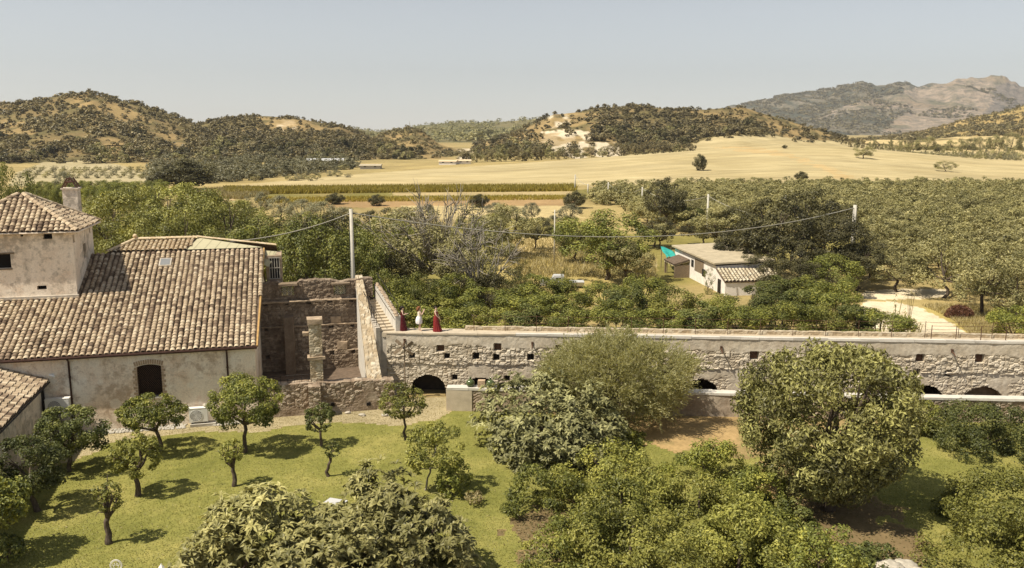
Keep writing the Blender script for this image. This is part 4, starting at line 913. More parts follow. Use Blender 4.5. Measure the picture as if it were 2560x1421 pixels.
tufts('dry_grass', 'brown dry grass on the bank beside the quarry track', 'grass', 'straw_blade', band([(520, 478), (600, 474), (680, 486), (600, 500), (500, 494)], 4000), 1.2, 1, .16, .3)
tufts('dry_grass', 'pale dry grass on the empty lot behind the grove', 'grass', 'straw_blade', band([(1265, 600), (1420, 596), (1640, 640), (1640, 700), (1270, 690)], 9000), .55, 1, .05, .35)
tufts('dry_grass', 'dry grass beside the white track', 'grass', 'straw_blade', band([(2300, 762), (2560, 762), (2560, 850), (2440, 850), (2380, 800)], 9000), .35, 1, .03, .4)
def lawnpts(n, polys, keep=1.0):
    P = band(LAWN_P, n); a, b = proj(P[:, 0], P[:, 1], P[:, 2]); ok = (b < 1440) & (a > -30) & (a < 2600)
    for q in SAND_P + SHADE_DIRT_P + [PATH_P]: ok &= ~pip(a, b, q)
    return P[ok]
tufts('grass', 'short yellow green lawn grass blades', 'grass', 'grass_blade', lawnpts(130000, None), .045, 1, .02, .7)
PL = lawnpts(1100, None); V, Fq = leaves(PL + (0, 0, .04), unit(rdir(len(PL)) * .5 + (0, 0, 1.)), .10, .055); o = mk('fallen_leaves', V, [Fq], M['straw_blade'], None, {'tone': np.repeat(rng.random(len(PL)), 4)}); tag(o, 'scattered yellow fallen leaves on the lawn', 'leaves', None, 'stuff')
tufts('dry_grass', 'sparse straw along the path under the house wall', 'grass', 'straw_blade', band(PATH_P, 14000), .05, 1, .02, .7)
# ------------------------------------------------------------------ stone walls with real relief
class Fr:
    def __init__(s, o, ang): s.o = np.array(o, float); s.a = ang; s.X = np.array([math.cos(ang), math.sin(ang), 0]); s.Y = np.array([-math.sin(ang), math.cos(ang), 0])
    def hit(s, px, py, n, p0):
        d = ray(px, py); t = np.dot(n, p0 - O) / np.dot(n, d); p = O + d * t - s.o
        return np.array([np.dot(p, s.X), np.dot(p, s.Y), p[2]])
    def y(s, px, py, y): return s.hit(px, py, s.Y, s.o + s.Y * y)
    def x(s, px, py, x): return s.hit(px, py, s.X, s.o + s.X * x)
    def wd(s, l): return s.o + s.X * l[0] + s.Y * l[1] + np.array([0, 0, l[2]])
def cells(u, v, seed):
    """jittered cells: nearest two distances and the id of the nearest"""
    iu = np.floor(u); iv = np.floor(v); d1 = np.full(u.shape, 9.); d2 = d1.copy(); idr = np.zeros(u.shape)
    for a in (-1, 0, 1):
        for b in (-1, 0, 1):
            cu = iu + a; cv = iv + b; du = cu + .15 + .7 * hash2(cu, cv, seed) - u; dv = cv + .15 + .7 * hash2(cu, cv, seed + 5) - v
            d = np.sqrt(du * du + dv * dv); r = hash2(cu, cv, seed + 9); n1 = d < d1
            d2 = np.where(n1, d1, np.minimum(d2, d)); idr = np.where(n1, r, idr); d1 = np.where(n1, d, d1)
    return d1, d2, idr
def stonewall(name, mat, parent, L, zb, zt, th, step=.06, cell=(.34, .20), relief=.06, seed=1, rag=.05, hole=None, push=None, plaster=None, at=(0, 0, 0), back=True, smin=0.0):
    """wall along local +x, front facing -y at y=0, thickness th; zb/zt numbers or functions of x"""
    nx = max(2, int(L / step)); xs = np.linspace(0, L, nx + 1)
    zbv = zb(xs) if callable(zb) else np.full(nx + 1, float(zb)); ztv = zt(xs) if callable(zt) else np.full(nx + 1, float(zt))
    ztv = ztv + rag * (fbm(xs * 1.7, xs * 0 + seed, 3, seed) - .5) * 2 + rag * .5 * (hash2(np.floor(xs / .3), np.zeros_like(xs), seed) - .5)
    nz = max(2, int((ztv - zbv).max() / step)); tt = np.linspace(0, 1, nz + 1)
    Xg = np.repeat(xs[None], nz + 1, 0); Zg = zbv[None] + tt[:, None] * (ztv - zbv)[None]
    wob = .35 * (fbm(Xg * 2.2, Zg * 2.2, 3, seed + 3) - .5)
    d1, d2, idr = cells(Xg / cell[0] + wob, Zg / cell[1] + wob, seed); e = d2 - d1
    jt = smooth(e / .22); pl = plaster(Xg, Zg) if plaster is not None else np.zeros_like(Xg)
    rel = relief * jt * (.35 + .9 * idr) + relief * .5 * (fbm(Xg * 5, Zg * 5, 3, seed + 8) - .5)
    rel = rel * (1 - pl) + pl * (relief * .9 + .05 * (fbm(Xg * 2.5, Zg * 2.5, 5, seed + 2) - .5))
    Yg = -rel
    if push is not None: Yg = Yg + push(Xg, Zg)
    # top (two rows back) and back face
    m = nx + 1; rows = [np.stack([Xg, Yg, Zg], -1)]; jrow = [np.where(pl > .5, 1, jt)]; srow = [np.where(pl > .5, np.clip(1.1 * fbm(Xg * .6, Zg * 1.2, 4, seed) - .02, 0, 1), idr)]
    if back:
        for f in (.15, .5, .85, 1.0):
            zz = ztv + (.05 * (hash2(np.floor(xs / .22), np.full(m, f * 10), seed) - .3) if f < 1 else 0); rows.append(np.stack([xs, np.full(m, th * f), zz], -1)[None])
            jrow.append(np.full((1, m), .8)); srow.append(hash2(np.floor(xs / .25), np.full(m, f * 9), seed)[None])
        rows.append(np.stack([xs, np.full(m, th), zbv], -1)[None]); jrow.append(np.full((1, m), .7)); srow.append(np.full((1, m), .4))
    G = np.concatenate(rows, 0); J = np.concatenate(jrow, 0); S = np.concatenate(srow, 0); nr_ = G.shape[0]
    i, j = np.meshgrid(np.arange(nr_ - 1), np.arange(nx), indexing='ij'); FQ = np.stack([i * m + j, i * m + j + 1, (i + 1) * m + j + 1, (i + 1) * m + j], -1)
    keep = np.ones(FQ.shape[:2], bool)
    if hole is not None:
        xc = (Xg[:-1, :-1] + Xg[1:, 1:]) / 2; zc = (Zg[:-1, :-1] + Zg[1:, 1:]) / 2; keep[:nz] = ~hole(xc, zc)
        if back: keep[-1] &= keep[:nz].all(0)
    Fs = [FQ[keep].reshape(-1, 4)]
    if back:
        for j in (0, nx):
            loop = [k * m + j for k in range(nr_)]; V0 = len(loop)
            ends = np.array([[loop[k], loop[k + 1], loop[-1]] for k in range(V0 - 2)]); Fs.append(ends if j else ends[:, ::-1])
    V = G.reshape(-1, 3) + np.array(at)
    return mk(name, V, Fs, M[mat], parent, {'stone': np.clip(S.ravel(), 0, 1), 'joint': J.ravel()})

def tile_roof(name, mat, parent, org, e, s, poly, pitch=.32, expo=.30, r=.142, skip=None, seed=1, base=True):
    """barrel tiles laid up the slope: org + a*e + b*s, inside poly (a,b)"""
    rg = np.random.default_rng(seed); e = np.array(e, float); s = np.array(s, float); n = np.cross(e, s); n /= np.linalg.norm(n); org = np.array(org, float)
    poly = np.array(poly, float); a0, b0 = poly.min(0); a1, b1 = poly.max(0); K = 6; th = np.linspace(0, math.pi, K + 1)
    Vs = []; ts = []
    ca = np.arange(a0 + pitch / 2, a1, pitch); cb = np.arange(b0 + .02, b1, expo)
    for a in ca:
        off = rg.uniform(-.04, .04); ct = rg.normal(0, .05)
        for b in cb:
            bb = b + off + rg.uniform(-.02, .02)
            if not pip(np.array([a]), np.array([bb + expo * .5]), poly)[0]: continue
            if skip and skip(a, bb): continue
            w0 = r * rg.uniform(.95, 1.08); w1 = r * .84; aj = a + rg.uniform(-.014, .014); sk = rg.uniform(-.02, .02); lift = rg.uniform(0, .015)
            und = .05 * math.sin(a * .8 + seed) * math.sin(b * .55)
            for (bq, wq, hq, sh) in ((bb - .02, w0, .035 + lift, 0), (bb + expo + .06, w1, .0 + lift, sk)):
                P = org + np.outer(aj + sh + wq * np.cos(th), e) + bq * s + np.outer(hq + und + wq * .85 * np.sin(th), n); Vs.append(P)
            ts.append(np.full(2 * (K + 1), np.clip(.5 + ct + rg.normal(0, .28), 0, 1)))
    V = np.concatenate(Vs); q = 2 * (K + 1); nt_ = len(V) // q; one = np.array([(k, k + 1, K + 2 + k, K + 1 + k) for k in range(K)])
    # lower lip so that a tile shows its thickness
    Fq = (np.arange(nt_)[:, None, None] * q + one).reshape(-1, 4)
    o = mk(name, V, [Fq], M[mat], parent, {'tone': np.concatenate(ts)}, True)
    if base:
        mb = MB(); P = [org + p[0] * e + p[1] * s - n * .01 for p in poly]; Q = [p - n * .14 for p in P]
        k = len(P); V = np.array(P + Q); me = o
        tri = [(0, i, i + 1) for i in range(1, k - 1)]; side = [(i, (i + 1) % k, k + (i + 1) % k, k + i) for i in range(k)]
        mk('roof_bed', V, [np.array(tri), np.array(side), np.array([(k, k + i + 1, k + i) for i in range(1, k - 1)])], M['tilebase'], o)
    return o
def ridge_tiles(mb, p, q, r=.16, expo=.34):
    p = np.array(p, float); q = np.array(q, float); L = np.linalg.norm(q - p); d = (q - p) / L; n = int(L / expo); side = unit(np.cross(d, [0, 0, 1.])); up = np.cross(side, d); K = 6; th = np.linspace(0, math.pi, K + 1)
    for i in range(n):
        a = p + d * (i * expo); b = a + d * (expo + .07); V = np.concatenate([a + np.outer(r * 1.05 * np.cos(th), side) + np.outer(r * np.sin(th) + rng.uniform(0, .015), up), b + np.outer(r * .9 * np.cos(th), side) + np.outer(r * .85 * np.sin(th), up)])
        mb.add(V, [(k, k + 1, K + 2 + k, K + 1 + k) for k in range(K)], tone=np.full(len(V), np.clip(rng.normal(.62, .2), 0, 1)))

# ------------------------------------------------------------------ the farmhouse
HF = Fr((-15.3, 49.7, 0), R(14))
house = thing('farmhouse', 'old plastered farmhouse with a large barrel tiled roof and square tower', 'house', tuple(HF.o), HF.a)
ze = 4.55; yr = 10.3; zr = 8.97; kx = (zr - ze) / (yr + .3)
def roofz(y): return ze + kx * (y + .3)
xl = -17.5
# facade with the arched window opening
wx0, wz1 = HF.y(340, 912, 0)[[0, 2]]; wx1, wz0 = HF.y(408, 990, 0)[[0, 2]]; wz1 -= .16
mb = MB(); zt = 4.42; zb = -.4; NA = 10
def fq(x0, x1, z0, z1): mb.quad((x0, 0, z0), (x1, 0, z0), (x1, 0, z1), (x0, 0, z1))
fq(xl, wx0, zb, zt); fq(wx1, 0, zb, zt); fq(wx0, wx1, zb, wz0)
arc = [(wx0 + (wx1 - wx0) * t, wz1 + .13 * (1 - (2 * t - 1) ** 2)) for t in np.linspace(0, 1, NA + 1)]
for (a, za), (b, zb_) in zip(arc[:-1], arc[1:]): mb.quad((a, 0, za), (b, 0, zb_), (b, 0, zt), (a, 0, zt))
out = [(wx0, wz0)] + arc + [(wx1, wz0)]
for (a, za), (b, zb_) in zip(out, out[1:] + out[:1]): mb.quad((a, 0, za), (b, 0, zb_), (b, .35, zb_), (a, .35, za))
# right gable, left end and rear of the walls
mb.add([(0, 0, zb), (0, 20.6, zb), (0, 20.6, 4.4), (0, yr, roofz(yr) - .16), (0, 0, zt)], (), [(0, 1, 2), (0, 2, 3), (0, 3, 4)])
mb.quad((xl, 20.6, zb), (0, 20.6, zb), (0, 20.6, 4.4), (xl, 20.6, 4.4)); mb.add([(xl, 0, zb), (xl, 20.6, zb), (xl, 20.6, 4.4), (xl, yr, roofz(yr) - .16), (xl, 0, zt)], (), [(0, 1, 2), (0, 2, 3), (0, 3, 4)])
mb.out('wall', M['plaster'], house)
# window: brick surround, dark pane, lattice grille, sill
mb = MB()
for i in range(13):
    t = (i + .5) / 13; ang = math.pi * (0.22 + .56 * t); xm = wx0 - .1 + (wx1 - wx0 + .2) * t; zm = wz1 + .03 + .13 * (1 - (2 * t - 1) ** 2)
    mb.box((-.045, -.03, 0), (.045, .02, .26), rot=Matrix.Rotation((t - .5) * .5, 3, 'Y'), at=(xm, 0, zm), jit=.006)
for k in range(11):
    for x_, dx in ((wx0, -1), (wx1, 1)):
        L_ = .22 if k % 2 else .12; a, b = sorted((x_ + dx * .004, x_ + dx * L_)); mb.box((a, -.025, wz0 + k * .165 + .01), (b, .02, wz0 + k * .165 + .15), jit=.006)
win = mb.out('window_surround', M['brick'], house)
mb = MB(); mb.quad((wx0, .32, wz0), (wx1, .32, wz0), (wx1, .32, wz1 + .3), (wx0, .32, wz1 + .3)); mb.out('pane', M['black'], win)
mb = MB(); step = .11; hW = wx1 - wx0; hH = wz1 - wz0 + .2
def clipline(x0, z0, dx, dz):
    t0, t1 = -9, 9
    for p, d, lo, hi in ((x0, dx, 0, hW), (z0, dz, 0, hH)):
        a, b = sorted(((lo - p) / d, (hi - p) / d)); t0, t1 = max(t0, a), min(t1, b)
    return t0, t1
for s_ in (1, -1):
    for k in np.arange(-hH, hW + hH, step):
        x0, z0 = (k, 0); t0, t1 = clipline(x0, z0, .6 * s_, .8)
        if t1 - t0 > .05: mb.tube([(wx0 + x0 + .6 * s_ * t0, .14, wz0 + .8 * t0), (wx0 + x0 + .6 * s_ * t1, .14, wz0 + .8 * t1)], .008, 4, False)
for x_ in (wx0 + .03, wx1 - .03): mb.tube([(x_, .14, wz0), (x_, .14, wz1)], .025, 5)
mb.out('grille', M['rust'], win)
mb = MB(); mb.box((wx0 - .12, -.09, wz0 - .10), (wx1 + .12, .3, wz0 - .003), jit=.012); mb.out('sill', M['concrete'], win)
# gutter and downpipes
mb = MB(); mb.tube([(xl, -.42, ze - .05), (.15, -.42, ze - .03)], .085, 8); mb.out('gutter', M['gutter'], house)
for px, py0, py1 in ((171, 905, 1010), (566, 872, 985)):
    a = HF.y(px, py0, -.1); mb = MB(); mb.tube([(a[0], -.4, ze - .1), (a[0], -.12, ze - .3), (a[0], -.11, 2), (a[0], -.11, .02)], .055, 8)
    for z in (.6, 2.0, 3.3): mb.tube([(a[0], -.11, z), (a[0], -.11, z + .06)], .072, 8)
    mb.out('downpipe', M['gutter'], house)
# tower footprint in roof coordinates
TX1 = -10.65; TY0 = 5.44; TX0 = -16.1; TY1 = 10.9
sl_ = np.array([0, 1, kx]) / math.hypot(1, kx); Ls = (yr + .3) * math.hypot(1, kx)
roof = tile_roof('roof', 'tile', house, (xl, -.38, ze - .02), (1, 0, 0), sl_, [(0, 0), (-xl + .12, 0), (-xl + .42, Ls), (0, Ls)], skip=lambda a, b: TX0 + .1 < a + xl < TX1 - .1 and TY0 + .1 < b / math.hypot(1, kx) - .38 < TY1, seed=3)
mb = MB(); mb.quad((xl, yr, roofz(yr)), (.1, yr, roofz(yr)), (.1, 20.9, 4.5), (xl, 20.9, 4.5)); mb.out('rear_roof', M['tilebase'], house)
# orange mortar verge on the right edge
mb = MB(); mb.tube([(.16, -.3, ze + .0), (.3, 5, roofz(5) + .02), (.42, yr, roofz(yr) + .02)], .07, 6); mb.out('verge', M['copper'], roof)
# upper roof: new tiles, pale green metal, flashing
pR = HF.y(496, 597, 12.6); pL = HF.y(338, 600, 12.6); eL = HF.y(262, 633, yr); eR = HF.y(656, 625, yr)
zup = (pR[2] + pL[2]) / 2; A0 = np.array([-9.75, yr + .02, zr + .05]); A1 = np.array([.36, yr + .02, zr + .05]); B0 = np.array([pL[0], 12.6, zup]); B1 = np.array([pR[0], 12.6, zup])
Mt = HF.y(468, 625, yr)[0]; su = np.array([0, 2.58, zup - zr - .05]); Lu = np.linalg.norm(su); su /= Lu
upper = tile_roof('upper_roof', 'tile_new', house, A0, (1, 0, 0), su, [(0, 0), (Mt + 9.75, 0), (B1[0] + 9.75, Lu), (B0[0] + 9.75, Lu)], pitch=.30, seed=9)
mb = MB(); 
def seam(mb, p, q): mb.tube([p, q], .022, 4)
C0 = np.array([Mt, yr + .02, zr + .06]); up_ = np.array([0, 0, .05])
mb.add([C0 + up_, A1 + up_, B1 + up_], (), [(0, 1, 2)])
for t in np.linspace(.08, .92, 7):
    p = C0 + (A1 - C0) * t + up_; u = 1 - t
    q_ = B1 + (A1 - B1) * t + up_; seam(mb, p, q_)
mb.out('metal_sheet', M['metalroof'], upper)
mb = MB(); ridge_tiles(mb, A0 + (0, 0, .06), B0 + (0, 0, .08), .12); ridge_tiles(mb, B0 + (0, 0, .08), B1 + (0, 0, .08), .12); ridge_tiles(mb, B1 + (0, 0, .1), A1 + np.array([.9, 1.2, .03]), .10); mb.ico(B0 + (0, 0, .28), .16, .1); mb.out('ridge_tiles', M['tile_new'], upper, True)
mb = MB(); back = [A0, B0, B1, A1 + np.array([.9, 1.2, 0])]; low = [np.array([p[0], 15.5, 7.5]) for p in back]
for i in range(3): mb.quad(back[i], back[i + 1], low[i + 1], low[i])
mb.out('rear_slope', M['tilebase'], upper)
# dormer at the right end: pale metal flank and a louvred opening on the gable
YD = 9.7; dA = HF.y(664, 640, YD); dB = HF.y(706, 702, YD)
mb = MB(); mb.box((max(dA[0], .05), YD, dB[2] - .4), (dB[0], YD + 2.4, dA[2])); dm = mb.out('dormer', M['ruintan'], house)
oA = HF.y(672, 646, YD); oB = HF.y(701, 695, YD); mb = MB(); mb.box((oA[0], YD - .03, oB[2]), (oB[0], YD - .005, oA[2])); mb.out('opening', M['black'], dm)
mb = MB()
for t in np.linspace(oA[0], oB[0] - .05, 5): mb.box((t, YD - .07, oB[2] - .02), (t + .05, YD - .032, oA[2] + .02))
for z in (oB[2] - .05, (oA[2] + oB[2]) / 2, oA[2]): mb.box((oA[0] - .03, YD - .10, z), (oB[0] + .03, YD - .072, z + .05))
mb.out('lattice', M['concrete'], dm)
f1 = HF.y(656, 626, 10.25); f2 = HF.y(692, 629, 10.25); f3 = HF.y(670, 668, 9.35); f4 = HF.y(658, 661, 9.35); mb = MB(); mb.quad(f4, f3, f2, f1)
for t in (.25, .55, .85): mb.tube([f4 + (f3 - f4) * t + (0, -.01, .01), f1 + (f2 - f1) * t + (0, -.01, .01)], .018, 4)
mb.tube([f2, f3], .03, 4); mb.out('metal_flank', M['metalroof'], dm)
# skylight
a = HF.hit(414, 661, -kx * HF.Y + np.array([0, 0, 1.]), HF.o + np.array([0, 0, ze]) - .3 * HF.Y); cx_, cy_ = a[0], a[1]
Rs = Matrix(((1, 0, 0), (0, sl_[1], -sl_[2]), (0, sl_[2], sl_[1])))
mb = MB(); mb.box((-.38, -.48, .02), (.38, .48, .20), rot=Rs, at=(cx_, cy_, roofz(cy_))); skl = mb.out('skylight', M['dirtywhite'], house)
mb = MB(); mb.box((-.30, -.40, .18), (.30, .40, .215), rot=Rs, at=(cx_, cy_, roofz(cy_))); mb.out('pane', M['skyglass'], skl)
# ---- tower
zw = 11.05
def tz(y): return roofz(y) - .3
mb = MB(); holes_f = []; holes_r = []
def face_with_holes(mb, org, ax, x0, x1, z0f, z1, holes, depth, inw):
    """grid of quads around rectangular holes; z0f(x) lower edge"""
    xs = sorted({x0, x1} | {h[0] for h in holes} | {h[1] for h in holes}); zs = sorted({z1} | {h[2] for h in holes} | {h[3] for h in holes})
    P = lambda x, z, d=0: np.array(org) + np.array(ax) * x + np.array([0, 0, z]) + np.array(inw) * d
    for a, b in zip(xs[:-1], xs[1:]):
        lo = [z0f(a), z0f(b)]
        for z in zs:
            mid = ((a + b) / 2, (max(lo) + z) / 2)
            if not any(h[0] <= mid[0] <= h[1] and h[2] < mid[1] < h[3] for h in holes): mb.quad(P(a, lo[0]), P(b, lo[1]), P(b, z), P(a, z))
            lo = [z, z]
    for h in holes:
        c = [(h[0], h[2]), (h[1], h[2]), (h[1], h[3]), (h[0], h[3])]
        for (a, za), (b, zb_) in zip(c, c[1:] + c[:1]): mb.quad(P(a, za), P(b, zb_), P(b, zb_, depth), P(a, za, depth))
def HY(px, py): return HF.y(px, py, TY0)
def rect(p, q): a = HY(*p); b = HY(*q); return (a[0], b[0], b[2], a[2])
hf = [rect((106, 580), (131, 598)), rect((-30, 637), (29, 671)), rect((92, 715), (117, 724)), rect((50, 584), (58, 592))]
face_with_holes(mb, (0, TY0, 0), (1, 0, 0), TX0 - 3, TX1, lambda x: tz(TY0), zw, hf, .3, (0, 1, 0))
def HX(px, py): a = HF.x(px, py, TX1); return a
# right face: openings by fraction along its visible width
yb_ = TY1
def ry(px): return TY0 + (px - 184) / (254 - 184) * (yb_ - TY0)
hr = [(ry(184 + 1), ry(184 + 7), zw - .75, zw - .25), (ry(241), ry(246), zw - .62, zw - .15), (ry(216), ry(225), 9.0, 9.95)]
face_with_holes(mb, (TX1, 0, 0), (0, 1, 0), TY0, yb_, lambda y: tz(y), zw, hr, .25, (-1, 0, 0))
mb.quad((TX0 - 3, yb_, 7), (TX1, yb_, 7), (TX1, yb_, zw), (TX0 - 3, yb_, zw)); mb.quad((TX0 - 3, TY0, 6), (TX0 - 3, yb_, 6), (TX0 - 3, yb_, zw), (TX0 - 3, TY0, zw))
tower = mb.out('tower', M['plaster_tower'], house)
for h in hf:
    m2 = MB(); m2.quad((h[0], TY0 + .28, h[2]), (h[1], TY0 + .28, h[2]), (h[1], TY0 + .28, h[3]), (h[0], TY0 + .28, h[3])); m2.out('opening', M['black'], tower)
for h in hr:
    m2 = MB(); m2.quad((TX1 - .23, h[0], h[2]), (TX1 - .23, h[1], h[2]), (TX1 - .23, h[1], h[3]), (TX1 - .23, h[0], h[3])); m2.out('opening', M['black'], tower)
h = hf[1]; m2 = MB(); m2.box((h[1] - .6, TY0 - .04, h[3] + .003), (h[1] + .22, TY0 + .1, h[3] + .09)); m2.box((h[0], TY0 - .05, h[2] - .08), (h[1] + .05, TY0 + .1, h[2] - .003)); m2.out('lintel', M['wood'], tower)
m2 = MB(); m2.box((TX0 - 3, TY0 - .22, tz(TY0) + .30), (TX1 + .10, TY0 - .004, tz(TY0) + .50), jit=.02); m2.out('flashing', M['dirtywhite'], tower)
# tower roof: hipped pyramid with overhang
ov = .42; ap_ = None
tcy = (TY0 + yb_) / 2; apx = HF.y(52, 479, tcy); lefth = apx[0] - (TX1 - apx[0])
zeT = zw + .02; ap_ = np.array([apx[0], tcy, apx[2] - .12]); E = [np.array([lefth - ov, TY0 - ov, zeT]), np.array([TX1 + ov, TY0 - ov, zeT]), np.array([TX1 + ov, yb_ + ov, zeT]), np.array([lefth - ov, yb_ + ov, zeT])]
for k in range(4):
    a, b = E[k], E[(k + 1) % 4]; L_ = np.linalg.norm(b - a); e_ = (b - a) / L_; foot = (a + b) / 2; sv = ap_ - foot; sL = np.linalg.norm(sv); off = np.dot(ap_ - a, e_); sv = ap_ - (a + e_ * off); sL = np.linalg.norm(sv)
    o_ = tile_roof('tower_roof', 'tile', tower, a, e_, sv / sL, [(0, 0), (L_, 0), (off, sL)], seed=20 + k, pitch=.31)
    if k == 0: TR = o_
mb = MB()
for k in range(4): ridge_tiles(mb, E[k] + (0, 0, .05), ap_ + (0, 0, .06), .15)
mb.out('hip_tiles', M['tile'], tower, True)
mb = MB()
for i in range(4):
    a, b = E[i], E[(i + 1) % 4]; mb.tube([a - (0, 0, .05), b - (0, 0, .05)], .06, 5)
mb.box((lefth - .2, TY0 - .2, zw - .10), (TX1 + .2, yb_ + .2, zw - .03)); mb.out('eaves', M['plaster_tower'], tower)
# chimney behind the tower
c0 = HF.y(158, 512, 13.2); c1 = HF.y(196, 512, 13.2); zt_ = HF.y(170, 474, 13.2)[2]; zp = HF.y(173, 455, 13.2)[2]
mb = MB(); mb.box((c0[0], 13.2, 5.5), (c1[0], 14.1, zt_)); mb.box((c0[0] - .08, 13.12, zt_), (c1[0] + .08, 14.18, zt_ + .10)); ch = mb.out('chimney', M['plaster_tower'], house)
mb = MB(); xm = (c0[0] + c1[0]) / 2; zt2 = zt_ + .10
for s_ in (-1, 1):
    xa = xm + s_ * (c1[0] - c0[0]) * .5; 
    for yy in (13.15, 13.9): mb.box((-.035, 0, 0), (.035, .22, .78), rot=Matrix.Rotation(-s_ * .52, 3, 'Y'), at=(xa, yy, zt2))
mb.box((xm - .16, 13.1, zp - .06), (xm + .16, 14.2, zp + .02)); mb.out('chimney_cap', M['brown'], ch)

# ---- annex at the lower left
annex = thing('annex', 'low tiled annex projecting from the farmhouse at the left border', 'building', tuple(HF.o), HF.a)
ax = -11.65; zE = 3.3; mb = MB()
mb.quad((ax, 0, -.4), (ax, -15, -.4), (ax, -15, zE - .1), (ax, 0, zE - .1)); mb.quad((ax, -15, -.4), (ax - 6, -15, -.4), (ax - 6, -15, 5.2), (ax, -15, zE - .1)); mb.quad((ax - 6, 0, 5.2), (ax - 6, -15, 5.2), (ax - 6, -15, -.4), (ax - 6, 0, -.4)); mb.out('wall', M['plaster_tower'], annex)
tile_roof('roof', 'tile', annex, (ax + .38, -15.3, zE - .12), (0, 1, 0), np.array([-1, 0, .36]) / math.hypot(1, .36), [(0, 0), (15.2, 0), (15.2, 6.5), (0, 6.5)], seed=31, pitch=.30)
mb = MB(); mb.tube([(ax + .05, -.15, zE - .2), (ax + .05, -.15, 0)], .10, 8); mb.out('downpipe', M['iron'], annex)
mb = MB(); mb.tube([(ax + .48, -.2, zE - .18), (ax + .48, -15.3, zE - .2)], .05, 6); mb.out('gutter', M['iron'], annex)

# ---- air conditioners, camera, plinth
def ac_unit(label, px0, py1, w_, y, zfoot):
    a = HF.y(px0, py1, y); loc = HF.wd((a[0], y, 0)); root = thing('air_conditioner', label, 'air conditioner', (loc[0], loc[1], zfoot), HF.a, 'outdoor air conditioning units')
    h_ = .92; mb = MB(); mb.box((0, 0, .10), (w_, .36, h_)); mb.box((-.012, -.012, h_), (w_ + .012, .372, h_ + .035)); mb.box((w_ * .70, -.008, .14), (w_ * .98, -.001, h_ - .05)); b_ = mb.out('casing', M['acwhite'], root)
    mb = MB(); cx_ = w_ * .38; cz = .10 + (h_ - .1) / 2; R_ = .34
    for r_ in (.05, .12, .19, .26, R_): mb.tube([(cx_ + r_ * math.cos(t), -.02, cz + r_ * math.sin(t)) for t in np.linspace(0, 2 * math.pi, 25)], .008, 4, False)
    for t in np.linspace(0, math.pi, 9)[:-1]: mb.tube([(cx_ - R_ * math.cos(t), -.016, cz - R_ * math.sin(t)), (cx_ + R_ * math.cos(t), -.016, cz + R_ * math.sin(t))], .006, 4, False)
    mb.out('grille', M['acwhite'], root)
    mb = MB(); mb.lathe([(0, 0), (R_, 0), (R_, .012)], 24); V = mb.v[0]; mb.v[0] = np.stack([V[:, 0] + cx_, -V[:, 2] - .002, V[:, 1] + cz], 1); mb.out('fan', M['acgrey'], root)
    mb = MB()
    for x_ in (.12, w_ - .2): mb.box((x_, .02, 0), (x_ + .08, .34, .10))
    mb.out('foot', M['iron'], root); return root
ac_unit('white air conditioner on the gravel strip between two round orange trees', 473, 1050, 1.05, -.62, .15)
zac = HF.y(142, 998, -.55)[2] - .955
ac_unit('white air conditioner beside the annex downpipe, mostly behind a tree', 114, 1032, 1.25, -.55, float(zac))
mb = MB(); a = HF.y(480, 1050, -.6); mb.box((a[0] - .1, -.75, -.1), (a[0] + 1.3, -.15, .148), jit=.02); o = mb.out('plinth', M['concrete']); o.location = HF.o; o.rotation_euler = (0, 0, HF.a); tag(o, 'low concrete plinth under the right air conditioner', 'plinth')
a = HF.y(125, 1032, -.5); mb = MB(); mb.box((a[0] - .1, -.7, -.1), (a[0] + 1.3, -.1, zac - .002), jit=.02); o = mb.out('plinth', M['concrete']); o.location = HF.o; o.rotation_euler = (0, 0, HF.a); tag(o, 'concrete block under the left air conditioner', 'plinth')
a = HF.y(521, 1008, -.35); mb = MB(); mb.ico((0, 0, 0), .14, .15, sc3=(1.3, 1, .8)); o = mb.out('stone', M['stone']); o.location = HF.wd((a[0] - .15, -.4, 1.20)); tag(o, 'small stone lying on top of the right air conditioner', 'stone')
a = HF.y(131, 938, -.1); cm = thing('security_camera', 'small white security camera on the wall above the annex roof', 'camera', tuple(HF.wd((a[0], 0, a[2]))), HF.a)
mb = MB(); mb.tube([(0, 0, 0), (0, -.16, 0)], .03, 6); mb.box((-.06, -.012, -.07), (.06, -.001, .07)); mb.out('bracket', M['acwhite'], cm)
mb = MB(); mb.tube([(-.14, -.16, .03), (.16, -.26, -.06)], .075, 8); mb.out('body', M['acwhite'], cm)
# cobbled strip at the foot of the facade
mb = MB()
for x_ in np.arange(-11, .2, .19):
    for y_ in (-.16, -.36, -.55, -.74):
        if -4.1 < x_ < -2.6 and y_ > -.8: continue
        mb.ico((x_ + rng.uniform(-.05, .05), y_ + rng.uniform(-.05, .05), .03), .11, .2, 4, 6, (1.0, .95, .55))
o = mb.out('cobble_strip', M['concrete'], None, False); o.location = HF.o; o.rotation_euler = (0, 0, HF.a); tag(o, 'strip of pale cobbles along the foot of the house wall', 'cobbles', None, 'stuff')

